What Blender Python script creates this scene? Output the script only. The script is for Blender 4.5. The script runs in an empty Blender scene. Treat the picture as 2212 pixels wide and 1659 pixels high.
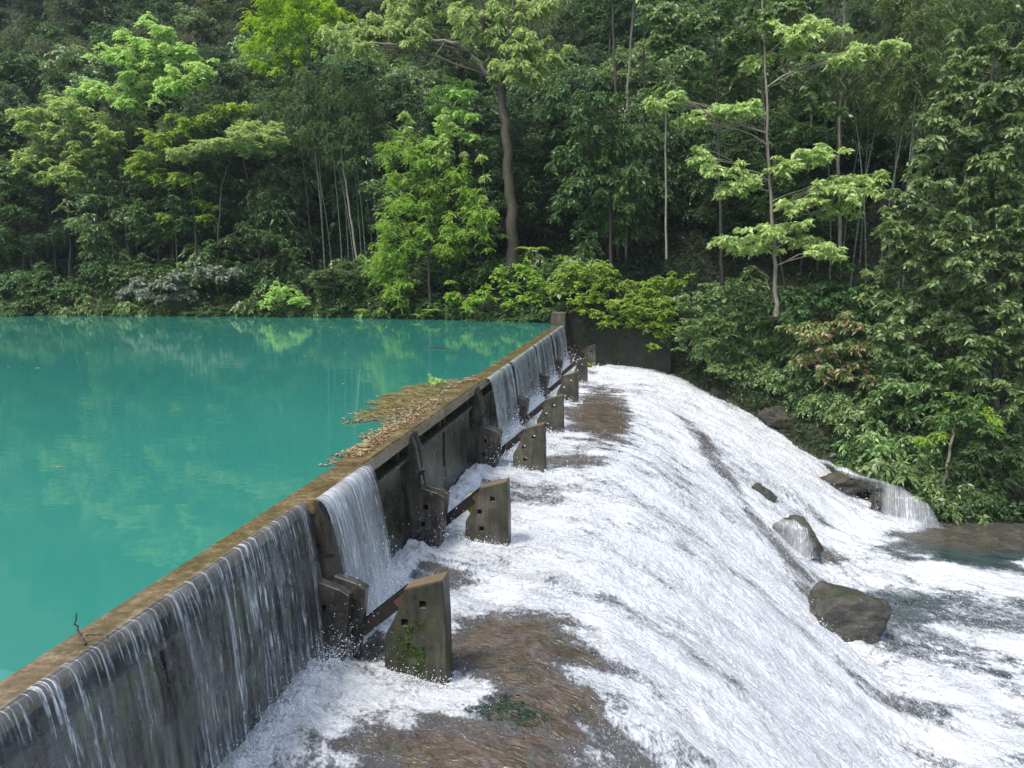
import bpy, bmesh, math, random
import numpy as np
from math import radians
C = bpy.context.scene.collection
SC = bpy.context.scene
R0 = np.random.default_rng(7)

# ------------------------------------------------------------------ camera
CAM_Z = 5.0
YAW, PITCH = radians(9.823), radians(8.7786)
cd = bpy.data.cameras.new("camera"); cam = bpy.data.objects.new("camera", cd); C.objects.link(cam)
cam.location = (0, 0, CAM_Z)
cam.rotation_euler = (radians(90) - PITCH, 0, YAW)
cd.sensor_width = 36; cd.lens = 36 * 1661 / 2212.0
cd.clip_end = 2000; cd.clip_start = 0.1
SC.camera = cam
# ------------------------------------------------------------------ light
SUN_DIR = np.array([-0.34, -0.46, 1.05]); SUN_DIR /= np.linalg.norm(SUN_DIR)
sd = bpy.data.lights.new("sun", 'SUN'); so = bpy.data.objects.new("sun", sd); C.objects.link(so)
sd.energy = 1.85; sd.angle = radians(12); sd.color = (1.0, .975, .92)
from mathutils import Vector, noise as mnoise
so.rotation_euler = Vector(SUN_DIR).to_track_quat('Z', 'Y').to_euler()
w = bpy.data.worlds.new("World"); SC.world = w; w.use_nodes = True
wn = w.node_tree; bg = wn.nodes['Background']; sky = wn.nodes.new('ShaderNodeTexSky')
sky.sky_type = 'NISHITA'; sky.sun_disc = False
sky.sun_elevation = math.asin(SUN_DIR[2]); sky.sun_rotation = math.atan2(SUN_DIR[0], SUN_DIR[1])
sky.air_density = 1.2; sky.dust_density = 3.0
wn.links.new(sky.outputs[0], bg.inputs[0]); bg.inputs[1].default_value = 0.15
SC.view_settings.view_transform = 'Standard'; SC.view_settings.look = 'None'
SC.view_settings.exposure = 0.95
SC.cycles.max_bounces = 6; SC.cycles.diffuse_bounces = 3; SC.cycles.glossy_bounces = 3
SC.cycles.transmission_bounces = 4; SC.cycles.transparent_max_bounces = 12
SC.cycles.use_denoising = True

# ------------------------------------------------------------------ photo measuring (pixels of a 2212 x 1659 view)
def basis():
    F = np.array([-math.sin(YAW) * math.cos(PITCH), math.cos(YAW) * math.cos(PITCH), -math.sin(PITCH)])
    R = np.array([math.cos(YAW), math.sin(YAW), 0]); return R, np.cross(R, F), F
RV, UV_, FV = basis(); CP = np.array([0, 0, CAM_Z])
def ray(x, y): return FV + (x - 1106) / 1661 * RV - (y - 829.5) / 1661 * UV_
def atz(x, y, z): d = ray(x, y); return CP + d * ((z - CAM_Z) / d[2])
def aty(x, y, Y): d = ray(x, y); return CP + d * (Y / d[1])

# ------------------------------------------------------------------ numpy noise
def _h(ix, iy, iz, s):
    n = (ix.astype(np.int64) * 374761393 + iy.astype(np.int64) * 668265263 + iz.astype(np.int64) * 2147483647 + s * 974634777)
    n = (n ^ (n >> 13)) * 1274126177 & 0x7fffffff
    n = n ^ (n >> 16)
    return (n & 0xffff) / 65535.0
def vn(x, y, s=0):
    x = np.asarray(x, float); y = np.asarray(y, float)
    ix = np.floor(x); iy = np.floor(y); fx = x - ix; fy = y - iy
    fx = fx * fx * fx * (fx * (fx * 6 - 15) + 10); fy = fy * fy * fy * (fy * (fy * 6 - 15) + 10); z = np.zeros_like(ix)
    a = _h(ix, iy, z, s); b = _h(ix + 1, iy, z, s); c = _h(ix, iy + 1, z, s); d = _h(ix + 1, iy + 1, z, s)
    return (a + (b - a) * fx) * (1 - fy) + (c + (d - c) * fx) * fy
def fbm(x, y, o=4, s=0):
    t = 0; a = .5; n = 0
    c_, s_ = math.cos(.6), math.sin(.6)
    for k in range(o):
        t = t + a * vn(x, y, s + k * 17); n += a; a *= .5; x, y = (x * c_ - y * s_) * 2.03 + 5.1, (x * s_ + y * c_) * 2.03 + 1.7
    return t / n
def sst(a, b, x): t = np.clip((x - a) / (b - a), 0, 1); return t * t * (3 - 2 * t)

# ------------------------------------------------------------------ mesh and object helpers
def mesh_np(name, V, F, m, smooth=False, uv=None, attrs=None):
    """F: list of int arrays, each (n,3) or (n,4)"""
    me = bpy.data.meshes.new(name)
    if not isinstance(F, list): F = [F]
    F = [f for f in F if len(f)]
    V = np.asarray(V, np.float32)
    me.vertices.add(len(V)); me.vertices.foreach_set('co', V.ravel())
    loops = np.concatenate([f.ravel() for f in F]).astype(np.int32)
    tot = np.concatenate([np.full(len(f), f.shape[1], np.int32) for f in F])
    st = np.concatenate([[0], np.cumsum(tot)[:-1]]).astype(np.int32)
    me.loops.add(len(loops)); me.loops.foreach_set('vertex_index', loops)
    me.polygons.add(len(tot)); me.polygons.foreach_set('loop_start', st); me.polygons.foreach_set('loop_total', tot)
    if smooth: me.polygons.foreach_set('use_smooth', np.ones(len(tot), bool))
    me.update(calc_edges=True)
    if uv is not None:
        l = me.uv_layers.new(name='UVMap'); l.data.foreach_set('uv', np.asarray(uv, np.float32)[loops].ravel())
    for k, a in (attrs or {}).items():
        at = me.attributes.new(k, 'FLOAT', 'POINT'); at.data.foreach_set('value', np.asarray(a, np.float32))
    me.materials.append(m)
    return me
def link(name, me, parent=None):
    o = bpy.data.objects.new(name, me); C.objects.link(o)
    if parent: o.parent = parent
    return o
def tag(o, label=None, cat=None, group=None, kind=None):
    if label: o['label'] = label
    if cat: o['category'] = cat
    if group: o['group'] = group
    if kind: o['kind'] = kind
    return o
def empty(name, loc=(0, 0, 0)):
    o = bpy.data.objects.new(name, None); C.objects.link(o); o.location = loc; o.empty_display_size = .3; return o
def copy_thing(root, loc, rz=0, sc=1.0, label=None):
    r = root.copy(); C.objects.link(r); r.location = loc; r.rotation_euler = (0, 0, rz)
    r.scale = sc if hasattr(sc, '__len__') else (sc,) * 3
    if label: r['label'] = label
    for ch in list(root.children):
        c = ch.copy(); C.objects.link(c); c.parent = r
        for g in ch.children:
            d = g.copy(); C.objects.link(d); d.parent = c
    return r
class MB:
    def __init__(s): s.bm = bmesh.new()
    def box(s, x0, x1, y0, y1, z0, z1):
        v = [s.bm.verts.new(p) for p in ((x0, y0, z0), (x1, y0, z0), (x1, y1, z0), (x0, y1, z0), (x0, y0, z1), (x1, y0, z1), (x1, y1, z1), (x0, y1, z1))]
        for f in ((0, 3, 2, 1), (4, 5, 6, 7), (0, 1, 5, 4), (1, 2, 6, 5), (2, 3, 7, 6), (3, 0, 4, 7)): s.bm.faces.new([v[i] for i in f])
        return s
    def prism(s, pts, y0, y1):      # pts in (x, z), extruded along y
        a = [s.bm.verts.new((p[0], y0, p[1])) for p in pts]; b = [s.bm.verts.new((p[0], y1, p[1])) for p in pts]
        s.bm.faces.new(a); s.bm.faces.new(b[::-1]); n = len(pts)
        for i in range(n): s.bm.faces.new([a[i], b[i], b[(i + 1) % n], a[(i + 1) % n]])
        bmesh.ops.recalc_face_normals(s.bm, faces=s.bm.faces[:]); return s
    def bar(s, p, q, wy, wz):       # straight bar of rectangular section
        p, q = Vector(p), Vector(q); d = (q - p).normalized(); sy = d.cross(Vector((0, 0, 1))).normalized(); sz = sy.cross(d)
        v = []
        for c in (p, q):
            for a, b in ((-1, -1), (1, -1), (1, 1), (-1, 1)): v.append(s.bm.verts.new(c + sy * a * wy / 2 + sz * b * wz / 2))
        for f in ((0, 1, 2, 3), (7, 6, 5, 4), (0, 4, 5, 1), (1, 5, 6, 2), (2, 6, 7, 3), (3, 7, 4, 0)): s.bm.faces.new([v[i] for i in f])
        bmesh.ops.recalc_face_normals(s.bm, faces=s.bm.faces[:]); return s
    def mesh(s, name, m, bev=0, rough=0, seed=1):
        if bev:
            bmesh.ops.bevel(s.bm, geom=[e for e in s.bm.edges], offset=bev, segments=2, affect='EDGES', clamp_overlap=True)
        me = bpy.data.meshes.new(name); s.bm.to_mesh(me); s.bm.free(); me.materials.append(m); return me
    def obj(s, name, m, parent=None, bev=0): return link(name, s.mesh(name, m, bev), parent)
def cut(me, boxes):
    """cut rectangular holes through a mesh"""
    a = bpy.data.objects.new("tmp_a", me); C.objects.link(a)
    mb = MB()
    for b in boxes: mb.box(*b)
    cm = bpy.data.meshes.new("tmp"); mb.bm.to_mesh(cm); mb.bm.free(); b = bpy.data.objects.new("tmp_b", cm); C.objects.link(b)
    md = a.modifiers.new("b", 'BOOLEAN'); md.object = b; md.operation = 'DIFFERENCE'; md.solver = 'EXACT'
    dg = bpy.context.evaluated_depsgraph_get(); dg.update()
    out = bpy.data.meshes.new_from_object(a.evaluated_get(dg)); out.name = me.name
    bpy.data.objects.remove(a); bpy.data.objects.remove(b); return out
def tube(path, rad, k=7):
    path = np.asarray(path, float); n = len(path); rad = np.broadcast_to(np.asarray(rad, float), (n,))
    T = np.gradient(path, axis=0); T /= np.linalg.norm(T, axis=1)[:, None] + 1e-9
    ref = np.array([0.31, 0.95, 0.05]); A = np.cross(T, ref); A /= np.linalg.norm(A, axis=1)[:, None] + 1e-9; B = np.cross(T, A)
    th = np.arange(k) / k * 2 * np.pi
    V = path[:, None, :] + rad[:, None, None] * (np.cos(th)[None, :, None] * A[:, None, :] + np.sin(th)[None, :, None] * B[:, None, :])
    i = np.arange(n - 1)[:, None] * k; j = np.arange(k)[None, :]; j2 = (j + 1) % k
    F = np.stack([i + j, i + j2, i + k + j2, i + k + j], -1).reshape(-1, 4)
    return V.reshape(-1, 3), F
class Geo:
    def __init__(s): s.V = []; s.Q = []; s.n = 0
    def add(s, V, F):
        s.V.append(V); s.Q.append(F + s.n); s.n += len(V)
    def mesh(s, name, m, smooth=True): return mesh_np(name, np.concatenate(s.V), [np.concatenate(s.Q)], m, smooth)

# ------------------------------------------------------------------ materials
def newmat(name):
    m = bpy.data.materials.new(name); m.use_nodes = True; nt = m.node_tree
    return m, nt, nt.nodes['Principled BSDF'], nt.nodes['Material Output']
def nd(nt, t, ins=None, **props):
    n = nt.nodes.new('ShaderNode' + t)
    for k, v in props.items(): setattr(n, k, v)
    for k, v in (ins or {}).items():
        if isinstance(v, bpy.types.NodeSocket): nt.links.new(v, n.inputs[k])
        else: n.inputs[k].default_value = v
    return n
def ramp(nt, fac, stops):
    r = nd(nt, 'ValToRGB', {0: fac}); e = r.color_ramp.elements
    while len(e) < len(stops): e.new(.5)
    for i, (p, c) in enumerate(stops):
        e[i].position = p; e[i].color = (*c, 1) if len(c) == 3 else c
    return r.outputs[0]
def g(v): return (v, v, v)
def mixc(nt, f, a, b, mode='MIX'):
    n = nd(nt, 'Mix', data_type='RGBA', blend_type=mode)
    for k, v in ((0, f), (6, a), (7, b)):
        if isinstance(v, bpy.types.NodeSocket): nt.links.new(v, n.inputs[k])
        else: n.inputs[k].default_value = (*v, 1) if hasattr(v, '__len__') and len(v) == 3 else v
    return n.outputs[2]
def math_(nt, op, a, b=0.0, c=None):
    n = nd(nt, 'Math', {0: a, 1: b}, operation=op)
    if c is not None: n.inputs[2].default_value = c
    return n.outputs[0]
def noise_(nt, vec, scale, detail=4, rough=.55, dist=0.0):
    return nd(nt, 'TexNoise', {'Vector': vec, 'Scale': scale, 'Detail': detail, 'Roughness': rough, 'Distortion': dist}).outputs[0]
def mapping(nt, vec, scale=(1, 1, 1), loc=(0, 0, 0)):
    return nd(nt, 'Mapping', {'Vector': vec, 'Scale': scale, 'Location': loc}).outputs[0]

def leaf_mat(name, c1, c2, c3=None, p3=.9, trans=.35, rough=.42, spec=.4):
    m, nt, p, out = newmat(name)
    geo = nd(nt, 'NewGeometry'); oi = nd(nt, 'ObjectInfo')
    st = [(0, c1), (.62, c2)] + ([(p3, c2), (min(1, p3 + .05), c3)] if c3 else [])
    col = ramp(nt, geo.outputs['Random Per Island'], st)
    v = nd(nt, 'MapRange', {0: oi.outputs['Random'], 3: .86, 4: 1.16}).outputs[0]
    hue = nd(nt, 'MapRange', {0: oi.outputs['Random'], 3: .485, 4: .51}).outputs[0]
    col = nd(nt, 'HueSaturation', {'Color': col, 'Value': v, 'Hue': hue}).outputs[0]
    nt.links.new(col, p.inputs['Base Color']); p.inputs['Roughness'].default_value = rough
    p.inputs['Specular IOR Level'].default_value = spec
    tr = nd(nt, 'BsdfTranslucent', {0: nd(nt, 'HueSaturation', {'Color': col, 'Hue': .48, 'Saturation': 1.1, 'Value': 1.35}).outputs[0]})
    mx = nd(nt, 'MixShader', {0: trans, 1: p.outputs[0], 2: tr.outputs[0]})
    nt.links.new(mx.outputs[0], out.inputs[0]); return m
def bark_mat(name, c1, c2, band=False, moss=0.0):
    m, nt, p, out = newmat(name)
    tc = nd(nt, 'TexCoord'); v = mapping(nt, tc.outputs['Object'], (6, 6, 1.2))
    n = noise_(nt, v, 1.5, 6, .65)
    col = ramp(nt, n, [(.3, c1), (.7, c2)])
    if moss:
        n2 = noise_(nt, tc.outputs['Object'], .9, 4); col = mixc(nt, ramp(nt, n2, [(.5, g(0)), (.62, g(moss))]), col, (.03, .05, .012))
    if band:
        wv = nd(nt, 'TexWave', {'Vector': tc.outputs['Object'], 'Scale': .55, 'Distortion': .15}, bands_direction='Z')
        col = mixc(nt, ramp(nt, wv.outputs[0], [(.0, g(0)), (.93, g(0)), (.97, g(.8))]), col, (.20, .21, .16))
    nt.links.new(col, p.inputs['Base Color']); p.inputs['Roughness'].default_value = .8
    b = nd(nt, 'Bump', {'Strength': .6, 'Distance': .04, 'Height': n}); nt.links.new(b.outputs[0], p.inputs['Normal'])
    return m
def concrete(name, c1, c2, c3, rough=.6, moss=(0, .04, .06, .012), white=.3, streak=1.0, bump=.5):
    m, nt, p, out = newmat(name)
    tc = nd(nt, 'TexCoord'); o = nd(nt, 'NewGeometry').outputs['Position']
    n1 = noise_(nt, o, 1.1, 6, .65); n2 = noise_(nt, mapping(nt, o, (5, 5, .5 * streak)), 1.2, 5, .6); n3 = noise_(nt, o, 14, 5, .7)
    f = math_(nt, 'ADD', math_(nt, 'MULTIPLY', n1, .55), math_(nt, 'MULTIPLY', n2, .45))
    col = ramp(nt, f, [(.36, c1), (.5, c2), (.64, c3)])
    col = mixc(nt, 1.0, col, ramp(nt, n3, [(.3, g(.62)), (.7, g(1.25))]), 'MULTIPLY')
    if white: col = mixc(nt, ramp(nt, noise_(nt, o, 3.2, 8, .75), [(.62, g(0)), (.72, g(white))]), col, (.42, .40, .36))
    if moss[0]:
        col = mixc(nt, ramp(nt, noise_(nt, o, 1.7, 6, .7), [(.5, g(0)), (.58, g(moss[0]))]), col, moss[1:])
    if name == 'pier_concrete':
        up = nd(nt, 'SeparateXYZ', {0: nd(nt, 'NewGeometry').outputs['True Normal']}).outputs[2]
        col = mixc(nt, ramp(nt, up, [(.3, g(0)), (.6, g(.85))]), col, (.16, .115, .065))
    nt.links.new(col, p.inputs['Base Color'])
    nt.links.new(ramp(nt, n1, [(.35, g(max(.08, rough - .3))), (.6, g(rough))]), p.inputs['Roughness'])
    h = math_(nt, 'ADD', n3, math_(nt, 'MULTIPLY', n1, 1.5))
    b = nd(nt, 'Bump', {'Strength': bump, 'Distance': .03, 'Height': h}); nt.links.new(b.outputs[0], p.inputs['Normal'])
    return m
def plain(name, c, rough=.6, metal=0, var=.3, scale=8):
    m, nt, p, out = newmat(name); o = nd(nt, 'NewGeometry').outputs['Position']
    n = noise_(nt, o, scale, 5, .65)
    col = ramp(nt, n, [(.3, tuple(x * (1 - var) for x in c)), (.7, tuple(x * (1 + var) for x in c))])
    nt.links.new(col, p.inputs['Base Color']); p.inputs['Roughness'].default_value = rough; p.inputs['Metallic'].default_value = metal
    b = nd(nt, 'Bump', {'Strength': .4, 'Distance': .02, 'Height': n}); nt.links.new(b.outputs[0], p.inputs['Normal'])
    return m
M = {}
M['gate'] = concrete('wet_gate_concrete', (.010, .0095, .008), (.028, .025, .020), (.075, .066, .054), rough=.42, white=.18, moss=(.85, .045, .062, .014))
M['butt'] = concrete('wet_buttress_concrete', (.013, .012, .010), (.036, .032, .025), (.10, .09, .075), rough=.45, white=.25)
M['crest'] = concrete('wet_crest_concrete', (.075, .052, .024), (.15, .105, .05), (.27, .205, .12), rough=.25, white=.5, streak=10, bump=.3, moss=(.5, .05, .05, .015))
M['pier'] = concrete('pier_concrete', (.014, .013, .010), (.045, .040, .029), (.13, .112, .085), rough=.65, white=.22, moss=(.45, .04, .055, .012))
M['abut'] = concrete('abutment_concrete', (.006, .007, .005), (.012, .014, .009), (.045, .042, .03), rough=.9, white=.55, moss=(.95, .020, .038, .007), streak=.6)
M['steel'] = plain('rusted_steel', (.020, .015, .012), .5, .3, .5, 9)
M['rust'] = plain('orange_rust', (.07, .032, .02), .8, 0, .4, 14)
M['yellow'] = plain('yellow_plastic', (.75, .70, .02), .5, 0, .1)
M['moss'] = leaf_mat('moss_leaf', (.028, .055, .010), (.065, .11, .016), trans=.15)
M['twig'] = plain('twig_bark', (.05, .035, .025), .8)
# foliage
M['lf_light'] = leaf_mat('leaf_light_green', (0.233, 0.393, 0.103), (0.418, 0.596, 0.184), trans=.42)
M['lf_pale'] = leaf_mat('leaf_pale_green', (0.267, 0.398, 0.125), (0.426, 0.577, 0.209), (0.505, 0.487, 0.209), .94, trans=.40)
M['lf_yellow'] = leaf_mat('leaf_yellow_green', (0.187, 0.374, 0.033), (0.363, 0.550, 0.055), trans=.45)
M['lf_fresh'] = leaf_mat('leaf_fresh_green', (0.130, 0.240, 0.039), (0.271, 0.412, 0.066), (0.407, 0.532, 0.088), .9, trans=.38)
M['lf_glossy'] = leaf_mat('leaf_glossy_green', (.075, .155, .05), (.18, .29, .095), (.31, .41, .15), .84, trans=.32, rough=.40, spec=.6)
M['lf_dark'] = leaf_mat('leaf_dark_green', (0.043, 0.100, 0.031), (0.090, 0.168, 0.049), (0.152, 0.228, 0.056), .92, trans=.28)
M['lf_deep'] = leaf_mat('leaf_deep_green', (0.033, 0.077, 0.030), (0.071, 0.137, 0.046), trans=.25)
M['lf_olive'] = leaf_mat('leaf_olive', (0.052, 0.088, 0.032), (0.104, 0.144, 0.048), (0.144, 0.160, 0.060), .9, trans=.3)
M['lf_bamboo'] = leaf_mat('leaf_bamboo', (0.059, 0.109, 0.035), (0.119, 0.179, 0.054), trans=.35)
M['lf_grey'] = leaf_mat('leaf_grey_green', (0.165, 0.198, 0.132), (0.308, 0.341, 0.253), (0.088, 0.132, 0.066), .75, trans=.25)
M['lf_pink'] = leaf_mat('leaf_mixed_pink', (.10, .17, .045), (.22, .27, .09), (.40, .26, .18), .72, trans=.3)
M['lf_litter'] = leaf_mat('leaf_litter', (.19, .13, .075), (.42, .30, .18), (.32, .36, .11), .82, trans=.1, rough=.6)
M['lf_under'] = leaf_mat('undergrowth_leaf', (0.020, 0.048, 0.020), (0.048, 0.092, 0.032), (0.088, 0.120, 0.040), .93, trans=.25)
M['weed'] = leaf_mat('water_weed', (.008, .022, .014), (.02, .05, .03), trans=.05, rough=.15)
M['straw'] = leaf_mat('straw_stalk', (.16, .17, .05), (.36, .27, .12), (.20, .28, .06), .75, trans=.15)
M['lf_grass'] = leaf_mat('grass_blade', (.05, .10, .02), (.13, .19, .045), (.24, .20, .08), .85, trans=.3)
M['bark'] = bark_mat('bark_brown', (.022, .016, .011), (.085, .066, .046), moss=.6)
M['bark_light'] = bark_mat('bark_pale', (.12, .10, .075), (.30, .27, .22), moss=.25)
M['bark_dark'] = bark_mat('bark_dark', (.018, .015, .012), (.06, .05, .038))
M['culm'] = bark_mat('bamboo_culm', (.055, .08, .055), (.115, .145, .10), band=True)
M['vine'] = plain('vine_stem', (.10, .085, .06), .8)
def ground_mat():
    m, nt, p, out = newmat('hillside_soil'); o = nd(nt, 'NewGeometry').outputs['Position']
    n = noise_(nt, o, .6, 8, .68); n2 = noise_(nt, o, 4, 6, .7)
    col = ramp(nt, n, [(.35, (.012, .014, .008)), (.5, (.03, .034, .014)), (.62, (.05, .042, .026))])
    col = mixc(nt, 1.0, col, ramp(nt, n2, [(.3, g(.5)), (.7, g(1.4))]), 'MULTIPLY')
    nt.links.new(col, p.inputs['Base Color']); p.inputs['Roughness'].default_value = .9
    b = nd(nt, 'Bump', {'Strength': .9, 'Distance': .25, 'Height': n2}); nt.links.new(b.outputs[0], p.inputs['Normal']); return m
M['ground'] = ground_mat()
def rock_mat(name, c1, c2, c3, moss=.7):
    m, nt, p, out = newmat(name); o = nd(nt, 'NewGeometry').outputs['Position']
    n = noise_(nt, mapping(nt, o, (1, 1, 2.2)), 1.6, 8, .7, .4); n2 = noise_(nt, o, 9, 6, .7)
    col = ramp(nt, n, [(.32, c1), (.5, c2), (.68, c3)])
    up = nd(nt, 'SeparateXYZ', {0: nd(nt, 'NewGeometry').outputs['Normal']}).outputs[2]
    mm = math_(nt, 'MULTIPLY', ramp(nt, up, [(.3, g(0)), (.8, g(1))]), ramp(nt, noise_(nt, o, 1.3, 5), [(.45, g(0)), (.6, g(moss))]))
    col = mixc(nt, mm, col, (.035, .05, .012))
    col = mixc(nt, 1.0, col, ramp(nt, n2, [(.3, g(.6)), (.7, g(1.3))]), 'MULTIPLY')
    nt.links.new(col, p.inputs['Base Color']); nt.links.new(ramp(nt, n, [(.3, g(.25)), (.6, g(.7))]), p.inputs['Roughness'])
    b = nd(nt, 'Bump', {'Strength': .8, 'Distance': .22, 'Height': math_(nt, 'ADD', n, math_(nt, 'MULTIPLY', n2, .3))}); nt.links.new(b.outputs[0], p.inputs['Normal']); return m
M['rock'] = rock_mat('river_rock', (.02, .02, .017), (.055, .05, .04), (.11, .10, .08))
M['bankrock'] = rock_mat('bank_rock', (.015, .014, .01), (.04, .035, .024), (.10, .08, .055), .9)

def pool_mat():
    m, nt, p, out = newmat('turquoise_water'); o = nd(nt, 'NewGeometry').outputs['Position']
    n = noise_(nt, o, .05, 3)
    col = ramp(nt, n, [(.3, (.022, .158, .122)), (.7, (.030, .188, .146))])
    nt.links.new(col, p.inputs['Base Color']); p.inputs['Roughness'].default_value = .025; p.inputs['IOR'].default_value = 1.5
    h = math_(nt, 'ADD', noise_(nt, mapping(nt, o, (1, 1.6, 1)), .9, 3, .5), math_(nt, 'MULTIPLY', noise_(nt, o, 5, 2), .12))
    b = nd(nt, 'Bump', {'Strength': .10, 'Distance': .05, 'Height': h}); nt.links.new(b.outputs[0], p.inputs['Normal']); return m
M['pool'] = pool_mat()
def foam_mat():
    m, nt, p, out = newmat('foaming_water')
    uv = nd(nt, 'UVMap', uv_map='UVMap').outputs[0]
    foam = nd(nt, 'Attribute', attribute_name='foam').outputs['Fac']; bed = nd(nt, 'Attribute', attribute_name='bed').outputs['Fac']
    a = noise_(nt, mapping(nt, uv, (.7, 1.15, 1)), 1.0, 7, .68, .5)       # streaks along the flow
    b_ = noise_(nt, mapping(nt, uv, (3.0, 2.6, 1)), 1.0, 7, .78, .9)       # broken froth
    c = noise_(nt, mapping(nt, uv, (12, 8, 1)), 1.0, 6, .82, .3)            # flecks
    sh = noise_(nt, mapping(nt, uv, (.6, 1.5, 1)), 1.0, 8, .70, .8)
    s = math_(nt, 'ADD', math_(nt, 'MULTIPLY', a, .32), math_(nt, 'ADD', math_(nt, 'MULTIPLY', b_, .36), math_(nt, 'MULTIPLY', c, .32)))
    s = math_(nt, 'ADD', math_(nt, 'MULTIPLY', math_(nt, 'SUBTRACT', s, .5), 3.4), .5)
    f = math_(nt, 'ADD', math_(nt, 'SUBTRACT', s, 1.0), foam)
    rr_ = noise_(nt, mapping(nt, uv, (1.3, 1.6, 1)), 1.0, 4, .5, 1.6)
    brown = ramp(nt, rr_, [(.30, (.045, .032, .023)), (.48, (.080, .058, .042)), (.58, (.105, .080, .060)), (.74, (.15, .12, .10))])
    brown = mixc(nt, ramp(nt, noise_(nt, mapping(nt, uv, (.8, 1.1, 1)), 1.0, 4), [(.46, g(0)), (.6, g(.45))]), brown, (.050, .048, .022))
    green = ramp(nt, a, [(.35, (.012, .026, .026)), (.65, (.045, .072, .068))])
    wat = mixc(nt, bed, brown, green)
    grey = mixc(nt, .55, wat, (.30, .33, .36))
    c1 = mixc(nt, nd(nt, 'MapRange', {0: f, 1: -.28, 2: .06}).outputs[0], wat, grey)
    white = ramp(nt, math_(nt, 'ADD', math_(nt, 'MULTIPLY', sh, .75), math_(nt, 'MULTIPLY', c, .25)), [(.34, (.36, .38, .395)), (.45, (.55, .565, .575)), (.53, (.66, .67, .68)), (.63, (.76, .77, .775))])
    col = mixc(nt, nd(nt, 'MapRange', {0: f, 1: -.04, 2: .30}).outputs[0], c1, white)
    nt.links.new(col, p.inputs['Base Color']); nt.links.new(nd(nt, 'MapRange', {0: f, 1: -.12, 2: .2, 3: .045, 4: .55}).outputs[0], p.inputs['Roughness'])
    p.inputs['IOR'].default_value = 1.33
    froth = math_(nt, 'ADD', math_(nt, 'MULTIPLY', b_, 1.0), math_(nt, 'MULTIPLY', c, .6))
    rip = noise_(nt, mapping(nt, uv, (2.4, 4.6, 1)), 1.0, 3, .5, 1.5)
    fm = nd(nt, 'MapRange', {0: f, 1: -.15, 2: .12}).outputs[0]
    h = math_(nt, 'ADD', math_(nt, 'MULTIPLY', froth, fm), math_(nt, 'MULTIPLY', rip, 1.5))
    b = nd(nt, 'Bump', {'Strength': .8, 'Distance': .13, 'Height': h}); nt.links.new(b.outputs[0], p.inputs['Normal'])
    return m
M['foam'] = foam_mat()
def spray_mat():
    m, nt, p, out = newmat('water_spray'); p.inputs['Base Color'].default_value = (.9, .93, .96, 1); p.inputs['Roughness'].default_value = .25; return m
M['spray'] = spray_mat()
def curtain_mat(name, dens, soft, tint, film_=.07):
    m, nt, p, out = newmat(name)
    uv = nd(nt, 'UVMap', uv_map='UVMap').outputs[0]     # u metres along the crest, v metres of fall
    amt = nd(nt, 'Attribute', attribute_name='foam').outputs['Fac']
    def nz(fx, fz, det=3, ro=.55, dist=.1): return noise_(nt, mapping(nt, uv, (fx, fz, 1)), 1.0, det, ro, dist)
    def thr(n, a_, b2): return nd(nt, 'MapRange', {0: n, 1: a_, 2: b2}, interpolation_type='SMOOTHSTEP').outputs[0]
    big = nz(1.1, .12, 3); fine = nz(60, 4.5, 4, .7)
    d1 = thr(nz(26, 1.6, 3, .6), .53, .68); d2 = thr(nz(11, .5, 3, .6), .55, .66); gate_ = thr(nz(1.5, .25, 4, .65), .45, .66)
    n1 = nz(3.4, .10, 3, .5, .2); rope = math_(nt, 'MULTIPLY', nd(nt, 'MapRange', {0: math_(nt, 'ABSOLUTE', math_(nt, 'SUBTRACT', n1, .5)), 1: .028, 2: 0.0}).outputs[0], thr(nz(8, 2.2, 4, .7), .42, .6))
    s = math_(nt, 'ADD', math_(nt, 'MULTIPLY', d1, .62), math_(nt, 'ADD', math_(nt, 'MULTIPLY', d2, .38), math_(nt, 'MULTIPLY', rope, .75)))
    s = math_(nt, 'MULTIPLY', s, math_(nt, 'ADD', math_(nt, 'MULTIPLY', fine, 1.3), .25))
    m_ = nd(nt, 'MapRange', {0: math_(nt, 'ADD', amt, math_(nt, 'MULTIPLY', math_(nt, 'SUBTRACT', big, .5), 1.2)), 1: dens - .40, 2: dens + .40}).outputs[0]
    lo = math_(nt, 'ADD', math_(nt, 'MULTIPLY', gate_, .75), math_(nt, 'MULTIPLY', m_, .8))
    al = math_(nt, 'ADD', math_(nt, 'MULTIPLY', s, lo), math_(nt, 'MULTIPLY', math_(nt, 'MULTIPLY', m_, fine), soft))
    al = nd(nt, 'Clamp', {0: al, 1: 0, 2: .93}).outputs[0]
    p.inputs['Base Color'].default_value = (*tint, 1); p.inputs['Roughness'].default_value = .3; p.inputs['IOR'].default_value = 1.33
    bm = nd(nt, 'Bump', {'Strength': .5, 'Distance': .03, 'Height': s}); nt.links.new(bm.outputs[0], p.inputs['Normal'])
    gl = nd(nt, 'BsdfGlossy', {'Color': (.8, .85, .9, 1), 'Roughness': .12, 'Normal': bm.outputs[0]}); tr = nd(nt, 'BsdfTransparent', {0: (.86, .88, .88, 1)})
    film = nd(nt, 'MixShader', {0: film_, 1: tr.outputs[0], 2: gl.outputs[0]})
    mx = nd(nt, 'MixShader', {0: al, 1: film.outputs[0], 2: p.outputs[0]}); nt.links.new(mx.outputs[0], out.inputs[0]); return m
M['curtain'] = curtain_mat('falling_water_thin', .74, .18, (.80, .83, .86))
M['curtain_thick'] = curtain_mat('falling_water_thick', .52, .8, (.82, .85, .88))
M['cascade'] = curtain_mat('cascade_water', .45, .9, (.80, .82, .84), .02)
M['curtain_far'] = curtain_mat('falling_water_smooth', .55, .8, (.55, .58, .56))

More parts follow.
